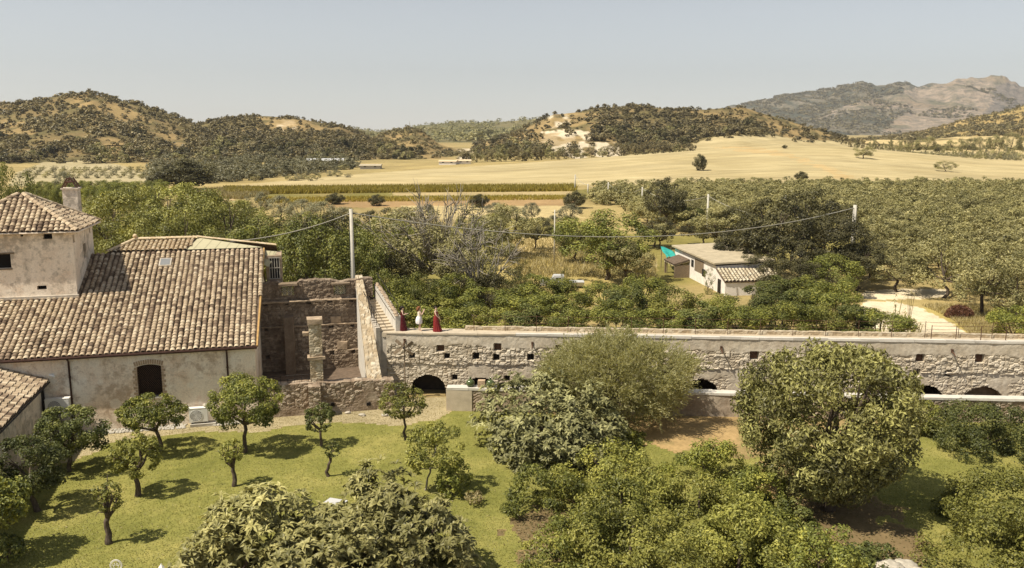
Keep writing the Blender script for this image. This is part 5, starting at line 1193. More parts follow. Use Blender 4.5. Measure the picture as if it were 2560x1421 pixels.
# ------------------------------------------------------------------ ruined building right of the house
ruin = thing('ruined_building', 'roofless brown stone ruin between the farmhouse and the arcade', 'ruin', tuple(HF.o), HF.a)
RY = 8.6; RX1 = 7.35
wins = [(HF.y(704, 713, RY), HF.y(737, 738, RY)), (HF.y(836, 711, RY), HF.y(868, 735, RY))]
topz = HF.y(800, 702, RY)[2]
def hole(x, z):
    m = np.zeros(x.shape, bool)
    for a, b in wins: m |= (x + .05 > a[0]) & (x + .05 < b[0]) & (z < a[2]) & (z > b[2])
    return m
led = [HF.y(800, p, RY)[2] for p in (747, 809, 874)]
def pushr(x, z):
    d = np.zeros_like(x)
    for k, l in enumerate(led): d = d + np.where(z < l, -.16, 0)      # every storey steps forward a little
    d = d + np.where((np.abs(np.mod(x, 1.45) - .4) < .13) & np.any([np.abs(z - (l - .18)) < .12 for l in led], 0), .3, 0)   # joist pockets
    for (p0, p1) in (((826, 790), (852, 806)), ((842, 855), (868, 872)), ((842, 922), (870, 938))): pass
    return d
def rtop(x): return topz + .35 * (fbm(x * .9, x * 0, 4, 71) - .5) - .30 * smooth((x - 1.2) / .5) * smooth((2.9 - x) / .8)
bw = stonewall('back_wall', 'ruinstone', ruin, RX1 + .4, -.3, rtop, .7, .06, (.27, .16), .055, 5, .08, hole, pushr, None, (0, RY, 0))
for a, b in wins:
    mb = MB()
    for x_ in np.linspace(a[0], b[0], 5)[1:-1]: mb.tube([(x_, RY + .06, b[2]), (x_, RY + .06, a[2])], .018, 5)
    for s_ in (1, -1):
        W_ = b[0] - a[0]; H_ = a[2] - b[2]
        for k in np.arange(-H_, W_ + H_, .17):
            t0 = max(0, (0 - k) / s_ if s_ > 0 else (k - W_)); t1 = min(H_, (W_ - k) if s_ > 0 else k)
            if t1 > t0: mb.tube([(a[0] + k + s_ * t0, RY + .06, b[2] + t0), (a[0] + k + s_ * t1, RY + .06, b[2] + t1)], .018, 4, False)
    mb.out('window_lattice', M['dirtywhite'], ruin)
    mb = MB(); mb.box((a[0] - .2, RY - .62, a[2] + .01), (b[0] + .2, RY + .3, a[2] + .14), jit=.02); mb.out('lintel', M['wood'], ruin)
# pale infilled niches on the back wall
for p0, p1, l in (((826, 792), (852, 806), 1), ((842, 855), (868, 872), 2), ((842, 922), (870, 940), 3)):
    mb = MB(); a = HF.y(*p0, RY - .16 * l); b = HF.y(*p1, RY - .16 * l); mb.box((a[0], RY - .16 * l - .16, b[2]), (b[0], RY - .16 * l, a[2]), jit=.03); mb.out('niche_infill', M['ruintan'], ruin)
# ledges catching light
for k, l in enumerate(led):
    y1 = RY - .16 * (3 - k) + .16; ns = 26; xs_ = np.linspace(.05, RX1, ns); mb = MB()
    up_l = np.stack([xs_, np.full(ns, y1), l + rng.uniform(-.01, .03, ns)], 1); fr_ = np.stack([xs_, y1 - .26 + rng.uniform(-.05, .05, ns), l + rng.uniform(-.03, .02, ns)], 1); lo_ = fr_ + np.stack([np.zeros(ns), rng.uniform(0, .05, ns), rng.uniform(-.12, -.06, ns)], 1); ba_ = lo_.copy(); ba_[:, 1] = y1
    V = np.concatenate([up_l, fr_, lo_, ba_]); mb.add(V, [(r_ * ns + i, r_ * ns + i + 1, (r_ + 1) * ns + i + 1, (r_ + 1) * ns + i) for r_ in range(3) for i in range(ns - 1)]); mb.out('ledge', M['ruintan'], ruin)
# inner pilaster and the free standing pillar
mb = MB(); p0 = HF.y(710, 800, RY - 1.6)[0]; mb.box((p0, RY - 1.4, -.3), (p0 + .6, RY - .55, 4.6), jit=.04); mb.out('pilaster', M['ruinstone'], ruin)
pa = HF.y(776, 950, .25); pb = HF.y(806, 800, .25)
pil = stonewall('pillar', 'ruinpale', ruin, pb[0] - pa[0] - .1, 1.5, pb[2], .8, .05, (.3, .16), .035, 15, .03, at=(pa[0] + .02, .2, 0))
mb = MB(); zc = HF.y(790, 895, .2)[2]; mb.box((pa[0] - .10, .02, zc - .1), (pb[0] + .05, .9, zc + .06), jit=.03); mb.box((pa[0] - .06, .05, pb[2] - .22), (pb[0] - .02, 1.0, pb[2] + .08), jit=.03); mb.box((pa[0] - .35, .35, HF.y(790, 800, .3)[2] - 1.0), (pa[0] + .02, .8, HF.y(790, 800, .3)[2] - .8), jit=.03); mb.out('cornice', M['ruintan'], pil)
# right wall with a broken sloping top, whitewashed inside
sx0 = HF.y(918, 960, .3)[0]; zf = HF.y(930, 957, .3)[2]; zb2 = HF.y(915, 694, RY)[2]; zm_ = HF.y(930, 820, 4.5)[2]
ys = np.linspace(.1, RY + .6, 40); mb = MB(); tops = np.interp(ys, [.1, 1.0, 2.5, 4.5, 6.5, RY + .6], [zf, zf + .55, zf + 1.7, zf + 3.0, zf + 4.1, zb2]) + rng.uniform(-.05, .05, 40); thk = np.interp(ys, [.1, RY], [1.0, .55])
for i in range(39):
    a, b = ys[i], ys[i + 1]; za, zb_ = tops[i], tops[i + 1]; ta, tb = thk[i], thk[i + 1]
    mb.quad((sx0, a, -.3), (sx0, b, -.3), (sx0, b, zb_), (sx0, a, za)); mb.quad((sx0 + ta, b, -.3), (sx0 + ta, a, -.3), (sx0 + ta, a, za), (sx0 + tb, b, zb_))
mb.quad((sx0, ys[0], -.3), (sx0 + thk[0], ys[0], -.3), (sx0 + thk[0], ys[0], tops[0]), (sx0, ys[0], tops[0])); mb.quad((sx0 + thk[-1], ys[-1], -.3), (sx0, ys[-1], -.3), (sx0, ys[-1], tops[-1]), (sx0 + thk[-1], ys[-1], tops[-1]))
sw = mb.out('side_wall', M['white'], ruin)
# rubble capping on the sloping top
NX = 12; NY = 110; yy = np.linspace(.1, RY + .6, NY); u = np.linspace(-.02, 1.02, NX); Yg, Ug = np.meshgrid(yy, u, indexing='ij'); Xg = sx0 + Ug * np.interp(Yg, [.1, RY], [1.0, .55])
d1, d2, idr = cells(Xg / .3, Yg / .3, 33); jt = smooth((d2 - d1) / .2); Zg = np.interp(Yg, ys, tops) + .05 + .09 * jt * (.3 + idr) - np.where((Ug < 0) | (Ug > 1), .25, 0)
i, j = np.meshgrid(np.arange(NY - 1), np.arange(NX - 1), indexing='ij'); FQ = np.stack([i * NX + j, i * NX + j + 1, (i + 1) * NX + j + 1, (i + 1) * NX + j], -1).reshape(-1, 4)
mk('rubble_cap', np.stack([Xg.ravel(), Yg.ravel(), Zg.ravel()], 1), [FQ], M['ruinpale'], sw, {'stone': idr.ravel(), 'joint': jt.ravel()})
mb = MB(); mb.quad((0, .8, .62), (RX1, .8, .62), (RX1, RY, .62), (0, RY, .62)); mb.out('floor', M['tilebase'], ruin)
# iron rail in front of the ruin floor
rl = thing('iron_railing', 'low dark iron railing across the open front of the ruin', 'railing', tuple(HF.o), HF.a)
zr_ = HF.y(720, 948, .3)[2]; x0_ = HF.y(662, 955, .3)[0]; x1_ = pa[0]
mb = MB(); 
for dz in (-.05, .22): mb.tube([(x0_, .3, zr_ + dz), (x1_, .3, zr_ + dz)], .02, 5)
mb.out('rail', M['iron'], rl)
for x_ in np.linspace(x0_ + .1, x1_ - .1, 7): mb = MB(); mb.tube([(x_, .3, zr_ - .4), (x_, .3, zr_ + .24)], .015, 5); mb.out('post', M['iron'], rl)
# retaining wall below the ruin, with buttress
rw0 = HF.y(655, 960, -.05)[0]; ret = thing('retaining_wall', 'rubble retaining wall with a square buttress below the ruin', 'wall', tuple(HF.wd((rw0, 0, 0))), HF.a)
zret = HF.y(720, 962, 0)[2]; zret2 = HF.y(900, 955, 0)[2]; LW = HF.y(985, 960, 0)[0] - rw0
stonewall('wall', 'rubble', ret, LW, -.6, lambda x: np.interp(x, [0, LW * .3, LW], [zret, zret, zret2]), .75, .055, (.27, .17), .065, 41, .06, plaster=lambda x, z: smooth((fbm(x * .8, z * .8, 4, 77) - .55) / .05) * .8)
bx0 = HF.y(772, 1000, -.7)[0] - rw0; bx1 = HF.y(802, 1000, -.7)[0] - rw0
stonewall('buttress', 'rubble', ret, bx1 - bx0, -.5, zret - .05, .68, .05, (.3, .2), .05, 44, .04, at=(bx0, -.74, 0))
mb = MB(); a = HF.y(832, 1012, -.02); b = HF.y(921, 1010, -.02)
for c_ in (a, b): mb.box((c_[0] - rw0 - .12, -.10, c_[2] - .1), (c_[0] - rw0 + .12, -.02, c_[2] + .1), jit=.02)
mb.out('drain_hole', M['black'], ret)

# ------------------------------------------------------------------ arcade / terrace
TF = Fr((-8.15, 54.43, 0), math.atan2(-2.75, 39.75)); ZT = 4.2
arc_ = thing('arcade_terrace', 'long stone arcade carrying the walkway, with dark arches and a ledge of stones', 'terrace', tuple(TF.o), TF.a)
LT = 52.0; zled = TF.y(1300, 913, 0)[2]
ARCH = []
for px, pt, w_ in ((1072, 935, 2.25), (1203, 941, 2.35), (1332, 943, 2.3), (1750, 946, 2.3), (1895, 950, 2.3), (2312, 961, 2.1), (2455, 964, 2.5), (2600, 966, 2.4)):
    c_ = TF.y(px, pt, .25); ARCH.append((c_[0], c_[2], w_ / 2))
def ahole(x, z):
    m = np.zeros(x.shape, bool)
    for xc, zc, r_ in ARCH:
        jr = 1 + .05 * (fbm(x * 3, z * 3, 2, 5) - .5); dz = z - (zc - r_ * .80); m |= (np.abs(x - xc) < r_ * jr) & ((dz < 0) | (((x - xc) / r_) ** 2 + (dz / (r_ * .80)) ** 2 < jr))
    return m
HOLES = [(1101, 871, 9, 1), (1243, 868, 9, 1), (1397, 872, 9, 1), (1885, 889, 10, 1), (1952, 888, 9, 1), (2122, 887, 8, 1), (2300, 895, 10, 1), (2448, 897, 10, 1), (1117, 890, 7, 0), (1190, 891, 8, 0), (1240, 893, 8, 0), (1326, 894, 8, 0), (2040, 893, 8, 1), (1030, 888, 7, 0), (2290, 932, 8, 0), (2370, 935, 8, 0), (2215, 938, 7, 0), (1137, 945, 7, 0), (1268, 948, 7, 0)]
HP = [(TF.y(a, b, 0)[0], TF.y(a, b, 0)[2], .5 * c_ * 2 / F * 56, d_) for a, b, c_, d_ in HOLES]
def hpush(x, z, sel=None):
    d = np.zeros_like(x)
    for xc, zc, r_, _ in HP: d = np.where((np.abs(x - xc) < r_) & (np.abs(z - zc) < r_), .28, d)
    return d
def upplast(x, z): return smooth((z - (3.28 + .5 * (fbm(x * .7, z * .7, 4, 12) - .5)) + .35 * smooth((8 - x) / 8) * (fbm(x * .5, z, 3, 4) - .7)) / .12)
up_w = stonewall('upper_wall', 'wallstone', arc_, LT, zled, ZT - .02, .6, .06, (.31, .185), .085, 61, .015, None, hpush, upplast, back=False)
def lowplast(x, z): return smooth((fbm(x * .8, z * .8, 4, 32) - .47) / .05) * .9
lw_ = stonewall('lower_wall', 'wallstone', arc_, LT, -.9, zled + .02, .5, .06, (.28, .17), .06, 67, .0, ahole, hpush, lowplast, (0, .05, 0), back=False)
# ledge of projecting stones
mb = MB(); x_ = 0.0
while x_ < LT:
    l = rng.uniform(.22, .5); 
    if rng.random() > .12: mb.ico((x_ + l / 2, .10 + rng.uniform(-.04, .04), zled + rng.uniform(-.05, .05)), l * .58, .16, 5, 7, (1, .62, .42), tone=rng.random())
    x_ += l * .95
V = np.concatenate(mb.v); t_ = np.concatenate(mb.t); mk('stone_ledge', V, [np.concatenate(mb.f[3]), np.concatenate(mb.f[4])], M['wallstone'], arc_, {'stone': t_, 'joint': np.ones(len(V))})
# deck, back kerb, whitewashed front edge
mb = MB(); mb.box((-.3, .03, ZT - .3), (LT, 1.45, ZT - .005)); mb.out('deck', M['deck'], arc_)
stonewall('back_kerb', 'ruinpale', arc_, LT - 5, ZT - .3, ZT + .22, .35, .08, (.3, .2), .03, 81, .03, at=(5, 1.12, 0))
for c0_, c1_, k_, m_ in ((0.0, 8.4, .04, 'deck'), (8.41, LT, .10, 'white')):
    mb = MB(); x_ = c0_
    while x_ < c1_:
        l = rng.uniform(.9, 2.2); mb.box((x_, -.12, ZT - .05), (min(x_ + l - .012, c1_), .16, ZT + k_ + rng.uniform(-.015, .02)), jit=.012); x_ += l
    mb.out('coping', M[m_], arc_)
mb = MB(); mb.quad((0, 1.47, -.5), (LT, 1.47, -.5), (LT, 1.47, ZT - .3), (0, 1.47, ZT - .3)); mb.quad((0, .02, -.6), (0, 1.44, -.6), (0, 1.44, ZT - .02), (0, .02, ZT - .02)); mb.out('rear_wall', M['dirtywhite'], arc_)
mb = MB(); mb.box((-.62, .10, -.6), (-.01, 1.5, ZT - .06), jit=.03); mb.box((-.9, .02, -.6), (-.05, .9, 1.9), jit=.05); mb.out('end_buttress', M['dirtywhite'], arc_)
for k, (xc, zc, r_) in enumerate(ARCH):        # barrel vaults; inner shade painted dark, one left paler as if lit
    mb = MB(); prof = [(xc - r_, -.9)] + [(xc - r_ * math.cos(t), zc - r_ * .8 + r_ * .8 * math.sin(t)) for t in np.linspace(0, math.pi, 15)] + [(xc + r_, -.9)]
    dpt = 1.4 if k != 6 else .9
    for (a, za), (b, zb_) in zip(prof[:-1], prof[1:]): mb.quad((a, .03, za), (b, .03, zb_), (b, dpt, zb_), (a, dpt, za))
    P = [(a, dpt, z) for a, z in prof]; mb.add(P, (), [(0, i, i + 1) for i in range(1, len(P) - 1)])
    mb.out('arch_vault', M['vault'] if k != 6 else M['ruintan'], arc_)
for xc, zc, r_, rs in HP:
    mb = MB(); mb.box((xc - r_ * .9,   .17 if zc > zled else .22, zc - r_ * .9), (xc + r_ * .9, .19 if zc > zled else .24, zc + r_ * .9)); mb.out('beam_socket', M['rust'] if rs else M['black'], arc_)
# rusty spikes under the coping casting long shadows
for px, py in ((1331, 858), (1803, 868), (2380, 876), (1012, 850)):
    a = TF.y(px, py, -.05); sp_ = thing('rusty_spout', 'rusty iron spout on the arcade face, %s' % {1331: 'left of the feathery willow', 1803: 'between willow and walnut tree', 2380: 'at the right above the dark arch', 1012: 'behind the wooden wind wheel'}[px], 'spout', tuple(TF.wd((a[0], 0, a[2]))), TF.a, 'rusty spouts on the arcade')
    mb = MB(); mb.tube([(0, .1, -.05), (0, -.35, -.14), (0, -.62, -.26)], [.05, .045, .03], 6); mb.out('pipe', M['rust'], sp_); mb = MB(); mb.box((-.07, -.13, -.14), (.07, -.09, .08), jit=.01); mb.out('plate', M['rust'], sp_)
# lower front wall with whitewashed top
LF = Fr(TF.wd((TF.y(1120, 1000, -2.9)[0], -2.9, 0)), TF.a)
zp1 = LF.y(1300, 972, 0)[2]; fw = thing('low_front_wall', 'low stone wall with whitewashed top running before the arches', 'wall', tuple(LF.o), LF.a)
Lf = 48.0
stonewall('wall', 'rubble', fw, Lf, -.6, zp1 - .1, .5, .07, (.34, .22), .06, 91, .03, plaster=lambda x, z: np.maximum(smooth((1.6 - x) / .3), smooth((fbm(x * .3, z * .3, 3, 6) - .56) / .06)))
mb = MB(); x_ = -.08
while x_ < Lf:
    l = rng.uniform(1.0, 2.6); mb.box((x_, -.10, zp1 - .14), (min(x_ + l - .01, Lf), .58, zp1 + rng.uniform(-.015, .015)), jit=.014); x_ += l
mb.out('coping', M['white'], fw)
mb = MB(); mb.box((-.06, -.09, -.5), (1.5, -.078, zp1 - .15), jit=.004); mb.box((-.1, -.08, -.5), (-.004, .55, zp1 - .15)); mb.out('end_pier', M['deck'], fw)
lt = MB(); lt.box((0, .55, .3), (Lf, 2.95, .62)); lt.out('upper_floor', M['ruinpale'] if 0 else M['tilebase'], fw)
# demijohns and brick pier on the parapet
def demijohn(px, label):
    a = LF.y(px, 966, .25); p = LF.wd((a[0], .25, zp1)); root = thing('demijohn', label, 'demijohn', tuple(p), 0, 'green glass demijohns')
    mb = MB(); mb.lathe([(0, .005), (.16, .01), (.24, .10), (.27, .22), (.24, .34), (.13, .44), (.06, .48)], 18); mb.out('bottle', M['demijohn'], root, True)
    mb = MB(); mb.lathe([(.05, .481), (.055, .55), (.07, .56), (.065, .60), (0, .60)], 12); mb.out('neck', M['demijohn'], root, True)
demijohn(1176, 'green glass demijohn left of the brick stub on the low wall'); demijohn(1226, 'green glass demijohn right of the brick stub on the low wall')
a = LF.y(1195, 966, .25); b = LF.y(1213, 966, .25); mb = MB()
for k in range(5): mb.box((a[0], .05, zp1 + k * .085), (b[0], .42, zp1 + k * .085 + .08), jit=.008)
o = mb.out('brick_pier', M['brick']); o.location = LF.o; o.rotation_euler = (0, 0, LF.a); tag(o, 'short brick stub standing between two green demijohns', 'pier')
# terrace railing: thin posts and two wires
rail = thing('terrace_railing', 'thin rusty railing with two wires along the terrace walkway', 'railing', tuple(TF.o), TF.a)
x_ = 5.6; posts = []
while x_ < LT:
    mb = MB(); mb.tube([(x_, 1.0, ZT - .1), (x_ + rng.uniform(-.02, .02), 1.0, ZT + 1.05)], .020, 5); mb.out('post', M['rust'], rail); x_ += 2.05
for hgt in (.55, 1.0):
    mb = MB(); xs = np.arange(5.6, LT, 1.02); mb.tube([(x, 1.0, ZT + hgt - (.03 if k % 2 else 0)) for k, x in enumerate(xs)], .010, 4); mb.out('wire', M['rust'], rail)
# right-hand near railing
rail2 = thing('terrace_railing', 'short front run of rusty posts at the right end of the walkway', 'railing', tuple(TF.o), TF.a)
xa = TF.y(2330, 850, .2)[0]
for k in range(7): mb = MB(); mb.tube([(xa + k * 1.5, .35, ZT - .05), (xa + k * 1.5, .35, ZT + .95)], .026, 5); mb.out('post', M['rust'], rail2)
mb = MB(); mb.tube([(xa, .35, ZT + .9), (xa + 9, .35, ZT + .9)], .012, 4); mb.tube([(xa, .35, ZT + .5), (xa + 9, .35, ZT + .5)], .012, 4); mb.out('wire', M['rust'], rail2)
# staircase up behind the ruin wall
stx = TF.y(958, 832, .3)[0]; st = thing('staircase', 'whitewashed stone stair rising behind the ruin wall to the left of the people', 'staircase', tuple(TF.wd((stx, .35, ZT))), R(22))
mb = MB()
for k in range(11): mb.box((-.25, .5 * k, -.6), (.75, .5 * (k + 1) if k < 10 else 6.4, .105 * (k + 1)), jit=.004)
mb.out('steps', M['deck'], st)
mb = MB()
for k in range(20):
    y0_ = .3 * k; mb.box((.751, y0_ - .3, -.6), (1.10, y0_, 1.0 + .062 * k + rng.uniform(-.04, .04)), jit=.012)
mb.out('parapet', M['white'], st)
mb = MB()
for k in range(19): mb.box((-.55, .3 * k - .25, -4.4 if k < 4 else -.6), (-.253, .3 * k + .05, .32 + .063 * k + rng.uniform(-.03, .03)), jit=.012)
mb.out('side_kerb', M['dirtywhite'], st)
mb = MB()
for k in range(27): mb.ico((.93 + rng.uniform(-.05, .05), .22 * k - .2, 1.02 + .046 * k), .17, .2, 4, 6, (1, .9, .4))
mb.out('rubble_cap', M['ruintan'], st)
mb = MB(); mb.tube([(.95, -.3, 1.75), (.95, 5.6, 2.95)], .022, 5); mb.tube([(-.4, .1, 1.15), (-.4, 5.4, 2.3)], .022, 5); mb.tube([(.68, -.2, .85), (.68, 5.4, 1.95)], .02, 5)
mb.out('handrail', M['iron'], st)
for k in range(8): mb = MB(); mb.tube([(-.4, .15 + k * .7, .2 + .12 * k), (-.4, .15 + k * .7, 1.17 + .15 * k)], .018, 5); mb.out('baluster', M['iron'], st)
for k in (0, 4, 8): mb = MB(); mb.tube([(.95, -.2 + k * .65, 1.0 + .13 * k), (.95, -.2 + k * .65, 1.78 + .13 * k)], .018, 5); mb.out('post', M['iron'], st)
# wooden wind wheel on a pole
b0 = TF.y(1013, 966, -.9); ww_ = thing('wind_wheel', 'weathered wooden four bladed wind wheel on a pole against the arcade', 'wind wheel', tuple(TF.wd((b0[0], -.9, 0))), TF.a)
zh = TF.y(1013, 869, -.95)[2]; mb = MB(); mb.tube([(0, 0, -.5), (0, 0, zh)], [.05, .04], 7); mb.out('pole', M['wood'], ww_)
mb = MB(); mb.tube([(0, -.02, zh), (0, -.26, zh)], .07, 8); mb.out('hub', M['iron'], ww_)
for ang in (40, 140, 215, 330):
    c_, s_ = math.cos(R(ang)), math.sin(R(ang)); mb = MB(); Rm = Matrix(((c_, 0, -s_), (0, 1, 0), (s_, 0, c_))) @ Matrix.Rotation(R(18), 3, 'X')
    mb.box((.05, -.23, -.045), (.72, -.20, .045), rot=Rm, at=(0, 0, zh)); mb.box((.3, -.215, -.10), (.72, -.195, .10), rot=Rm, at=(0, -.012, zh)); mb.out('blade', M['wood'], ww_)
# fallen stones by the wall foot
for i, (px, py, r_) in enumerate([(940, 1022, .26), (962, 1040, .22), (985, 1012, .3), (905, 1040, .2), (870, 1034, .18), (1000, 1030, .2), (952, 1003, .24)]):
    p = gp(px, py, 0); mb = MB(); mb.ico((0, 0, r_ * .25), r_, .2, 5, 7, (1.15, .85, .55)); o = mb.out('stone', M['stone'] if i % 2 else M['dirtywhite']); o.location = (p[0], p[1], gz(p[0], p[1])); tag(o, 'pale fallen stone on the path below the retaining wall', 'stone', 'fallen stones below the retaining wall')
# ------------------------------------------------------------------ utility poles and wires
def pole(label, px, py_top, py_base, Y, r, cap=True):
    t = atY(px, py_top, Y); b = gz(t[0], Y); root = thing('utility_pole', label, 'utility pole', (t[0], Y, b), 0, 'utility poles')
    lean = 0; mb = MB(); mb.tube([(0, 0, -.3), (0, 0, (t[2] - b) * .5), (0, 0, t[2] - b)], [r * 1.25, r, r * .8], 9); mb.out('post', M['polegrey'], root, True)
    mb = MB(); mb.tube([(-.28, 0, t[2] - b - .35), (.28, 0, t[2] - b - .35)], .035, 5); mb.out('bracket', M['iron'], root); return t
T1 = pole('tall grey concrete pole rising behind the ruin back wall', 877, 523, 0, 66.5, .17)
T2 = pole('grey concrete pole rising out of the dark carob clump', 2138, 513, 0, 100, .24)
T3 = pole('slim pale pole above the hut, before the olive grove', 1771, 486, 0, 142, .19)
T4 = pole('thin pole at the left edge of the olive grove', 1606, 468, 0, 190, .17)
T5 = pole('thin pole in the olives near the tall grass end', 1521, 456, 0, 225, .19)
T6 = pole('thin pole close to the tall grass end', 1470, 460, 0, 240, .19)
T7 = pole('farthest thin pole standing against the stubble field', 1438, 437, 0, 255, .2)
T8 = pole('thin leaning wooden post beside the large bright tree', 1387, 525, 0, 112, .09)
def wire(label, a, b, sag, r, n=24):
    a = np.array(a, float); b = np.array(b, float); P = [a + (b - a) * t - np.array([0, 0, sag * 4 * t * (1 - t)]) for t in np.linspace(0, 1, n)]
    mb = MB(); mb.tube(P, r, 5, False); o = mb.out('wire', M['cable'], None, True); return tag(o, label, 'wire', 'overhead wires')
off = np.array([0, 0, -.3])
wire('long sagging wire from the nearest pole to the right pole', T1 + off, T2 + off, 2.6, .045)
wire('wire running from the nearest pole down to the farmhouse', T1 + off, HF.wd((-3.2, 13, 9.2)), .5, .035)
wire('wire between the slim hut pole and the grove edge pole', T3 + off, T4 + off, 1.6, .05)
wire('wire from the slim hut pole to the right concrete pole', T3 + off, T2 + off, 2.2, .04)
wire('wire spanning the two thin poles at the grove edge', T4 + off, T5 + off, 1.6, .05)
wire('farthest wire above the tall grass end', T5 + off, T6 + off, 1.0, .05)
wire('wire between the last two thin poles', T6 + off, T7 + off, .6, .05)
# radio mast on the ridge
p = atY(1024, 303, 1500); mb = MB(); zb_ = float(terrain(np.array([p[0]]), np.array([1500.]))[0][0])
for s_ in (-.7, .7): mb.tube([(s_ * 1.4, 0, 0), (0, 0, p[2] - zb_)], .28, 4)
for t in np.linspace(.1, .9, 7): mb.tube([(-.9 * (1 - t), 0, t * (p[2] - zb_)), (.9 * (1 - t), 0, (t + .05) * (p[2] - zb_))], .2, 4)
o = mb.out('radio_mast', M['concrete']); o.location = (p[0], 1500, zb_); tag(o, 'tiny lattice radio mast on the skyline behind the central knoll', 'mast')

# ------------------------------------------------------------------ hut, tarp, boat, heap, reeds
a = gp(1791, 658, 3.1); hut = thing('hut', 'white flat roofed hut with a tiled lean-to beside the carob trees', 'hut', (a[0], a[1], gz(a[0], a[1])), R(7))
LH, WH = 14.5, 6.2; mb = MB()
mb.quad((0, 0, -.3), (WH, 0, -.3), (WH, 0, 3.0), (0, 0, 2.75)); mb.quad((0, LH, -.3), (0, 0, -.3), (0, 0, 2.75), (0, LH, 2.75)); mb.quad((WH, 0, -.3), (WH, LH, -.3), (WH, LH, 3.0), (WH, 0, 3.0)); mb.quad((WH, LH, -.3), (0, LH, -.3), (0, LH, 2.75), (WH, LH, 3.0)); mb.out('wall', M['hutwall'], hut)
mb = MB(); mb.add([(-.35, -.35, 2.95), (WH + .3, -.35, 3.2), (WH + .3, LH + .3, 3.2), (-.35, LH + .3, 2.95), (-.35, -.35, 3.13), (WH + .3, -.35, 3.38), (WH + .3, LH + .3, 3.38), (-.35, LH + .3, 3.13)], [(0, 3, 2, 1), (4, 5, 6, 7), (0, 1, 5, 4), (1, 2, 6, 5), (2, 3, 7, 6), (3, 0, 4, 7)]); mb.out('roof', M['slab'], hut)
mb = MB(); mb.box((-.05, 11.2, 0), (-.01, 12.7, 2.1)); mb.out('door', M['brown'], hut)
for y_, w_, z_ in ((7.3, .8, 1.5), (3.4, .9, 1.0)): mb = MB(); mb.box((-.05, y_, z_), (-.01, y_ + w_, z_ + .8)); mb.out('window', M['glass'], hut)
# wall panels of grey wood between the windows
mb = MB(); mb.box((-.04, 3.9, 1.2), (-.008, 6.9, 2.6)); mb.out('boarding', M['wood'], hut)
tile_roof('porch_roof', 'tile_pale', hut, (-1.9, 8.6, 1.55), (0, 1, 0), np.array([1, 0, .28]) / math.hypot(1, .28), [(0, 0), (4.2, 0), (4.2, 1.95), (0, 1.95)], pitch=.4, expo=.45, r=.15, seed=51)
mb = MB(); mb.box((-1.85, 12.5, -.3), (-1.65, 12.7, 1.5)); mb.out('porch_post', M['wood'], hut)
mb = MB(); mb.box((-1.85, 8.65, -.3), (-.02, 8.85, 1.5)); mb.out('porch_wall', M['wood'], hut)
tile_roof('lean_to_roof', 'tile_pale', hut, (-.1, -3.0, 1.55), (1, 0, 0), np.array([0, 1, .36]) / math.hypot(1, .36), [(0, 0), (WH + .2, 0), (WH + .2, 2.9), (0, 2.9)], pitch=.4, expo=.45, r=.15, seed=52)
mb = MB(); mb.add([(0, -2.85, -.3), (0, -.02, -.3), (0, -.02, 2.4), (0, -2.85, 1.4)], [(0, 1, 2, 3)]); mb.quad((0, -2.85, -.3), (WH, -2.85, -.3), (WH, -2.85, 1.4), (0, -2.85, 1.4)); mb.out('lean_to_wall', M['hutwall'], hut)
mb = MB(); mb.box((-.04, -1.6, .0), (-.01, -.7, 1.5)); mb.out('door', M['iron'], hut)
# tarp: a draped sheet on posts
p = atY(1650, 617, 109); q_ = atY(1688, 630, 104); tr = thing('tarp_shelter', 'teal tarp stretched on posts at the far end of the hut', 'tarp', (p[0], 104, gz(p[0], 106)))
W_ = q_[0] - p[0] + .4; zt_ = p[2] - gz(p[0], 106); nx, ny = 12, 8; U, V_ = np.meshgrid(np.linspace(0, 1, nx), np.linspace(0, 1, ny)); Zt = zt_ - .75 + .75 * V_ - .25 * U + .18 * np.sin(U * 9) * (1 - V_) + .12 * np.sin(V_ * 7 + U * 4)
i, j = np.meshgrid(np.arange(ny - 1), np.arange(nx - 1), indexing='ij'); FQ = np.stack([i * nx + j, i * nx + j + 1, (i + 1) * nx + j + 1, (i + 1) * nx + j], -1).reshape(-1, 4)
o = mk('tarp', np.stack([U.ravel() * W_, V_.ravel() * 4.5, Zt.ravel()], 1), [FQ], M['teal'], tr, None, True); so_ = o.modifiers.new('thick', 'SOLIDIFY'); so_.thickness = .02
for x_, y_ in ((.1, .1), (W_ - .1, .1), (.1, 4.4), (W_ - .1, 4.4)): mb = MB(); mb.tube([(x_, y_, -.3), (x_, y_, zt_ - .7 + .15 * y_)], .05, 6); mb.out('post', M['wood'], tr)
# small white cabin boat
p = atY(1345, 690, 94); q_ = atY(1466, 690, 94); bl = q_[0] - p[0]; bt = thing('boat', 'small white cabin boat parked between the little cypresses', 'boat', ((p[0] + q_[0]) / 2, 94, gz(p[0], 94) + .05))
mb = MB(); sec = []
for t in np.linspace(0, 1, 12):
    wd_ = .95 * (1 - (1 - t) ** 4 * .9) ** .5 if t < .5 else .95 * (1 - max(0, t - .5) * .25); x_ = -bl / 2 + bl * t; sh = .75 + .18 * (1 - t) ** 2
    sec.append([(x_, 0, .05 + .2 * (1 - t) ** 3), (x_, -wd_ * .6, .22), (x_, -wd_, sh), (x_, -wd_ * .8, sh + .02), (x_, wd_ * .8, sh + .02), (x_, wd_, sh), (x_, wd_ * .6, .22)])
V = np.array(sec).reshape(-1, 3); Fq = []
for i in range(11):
    for k in range(7): Fq.append((i * 7 + k, (i + 1) * 7 + k, (i + 1) * 7 + (k + 1) % 7, i * 7 + (k + 1) % 7))
mb.add(V, Fq); mb.add([V[77 + k] for k in range(7)], (), [(0, k, k + 1) for k in range(1, 6)]); mb.out('hull', M['boatwhite'], bt)
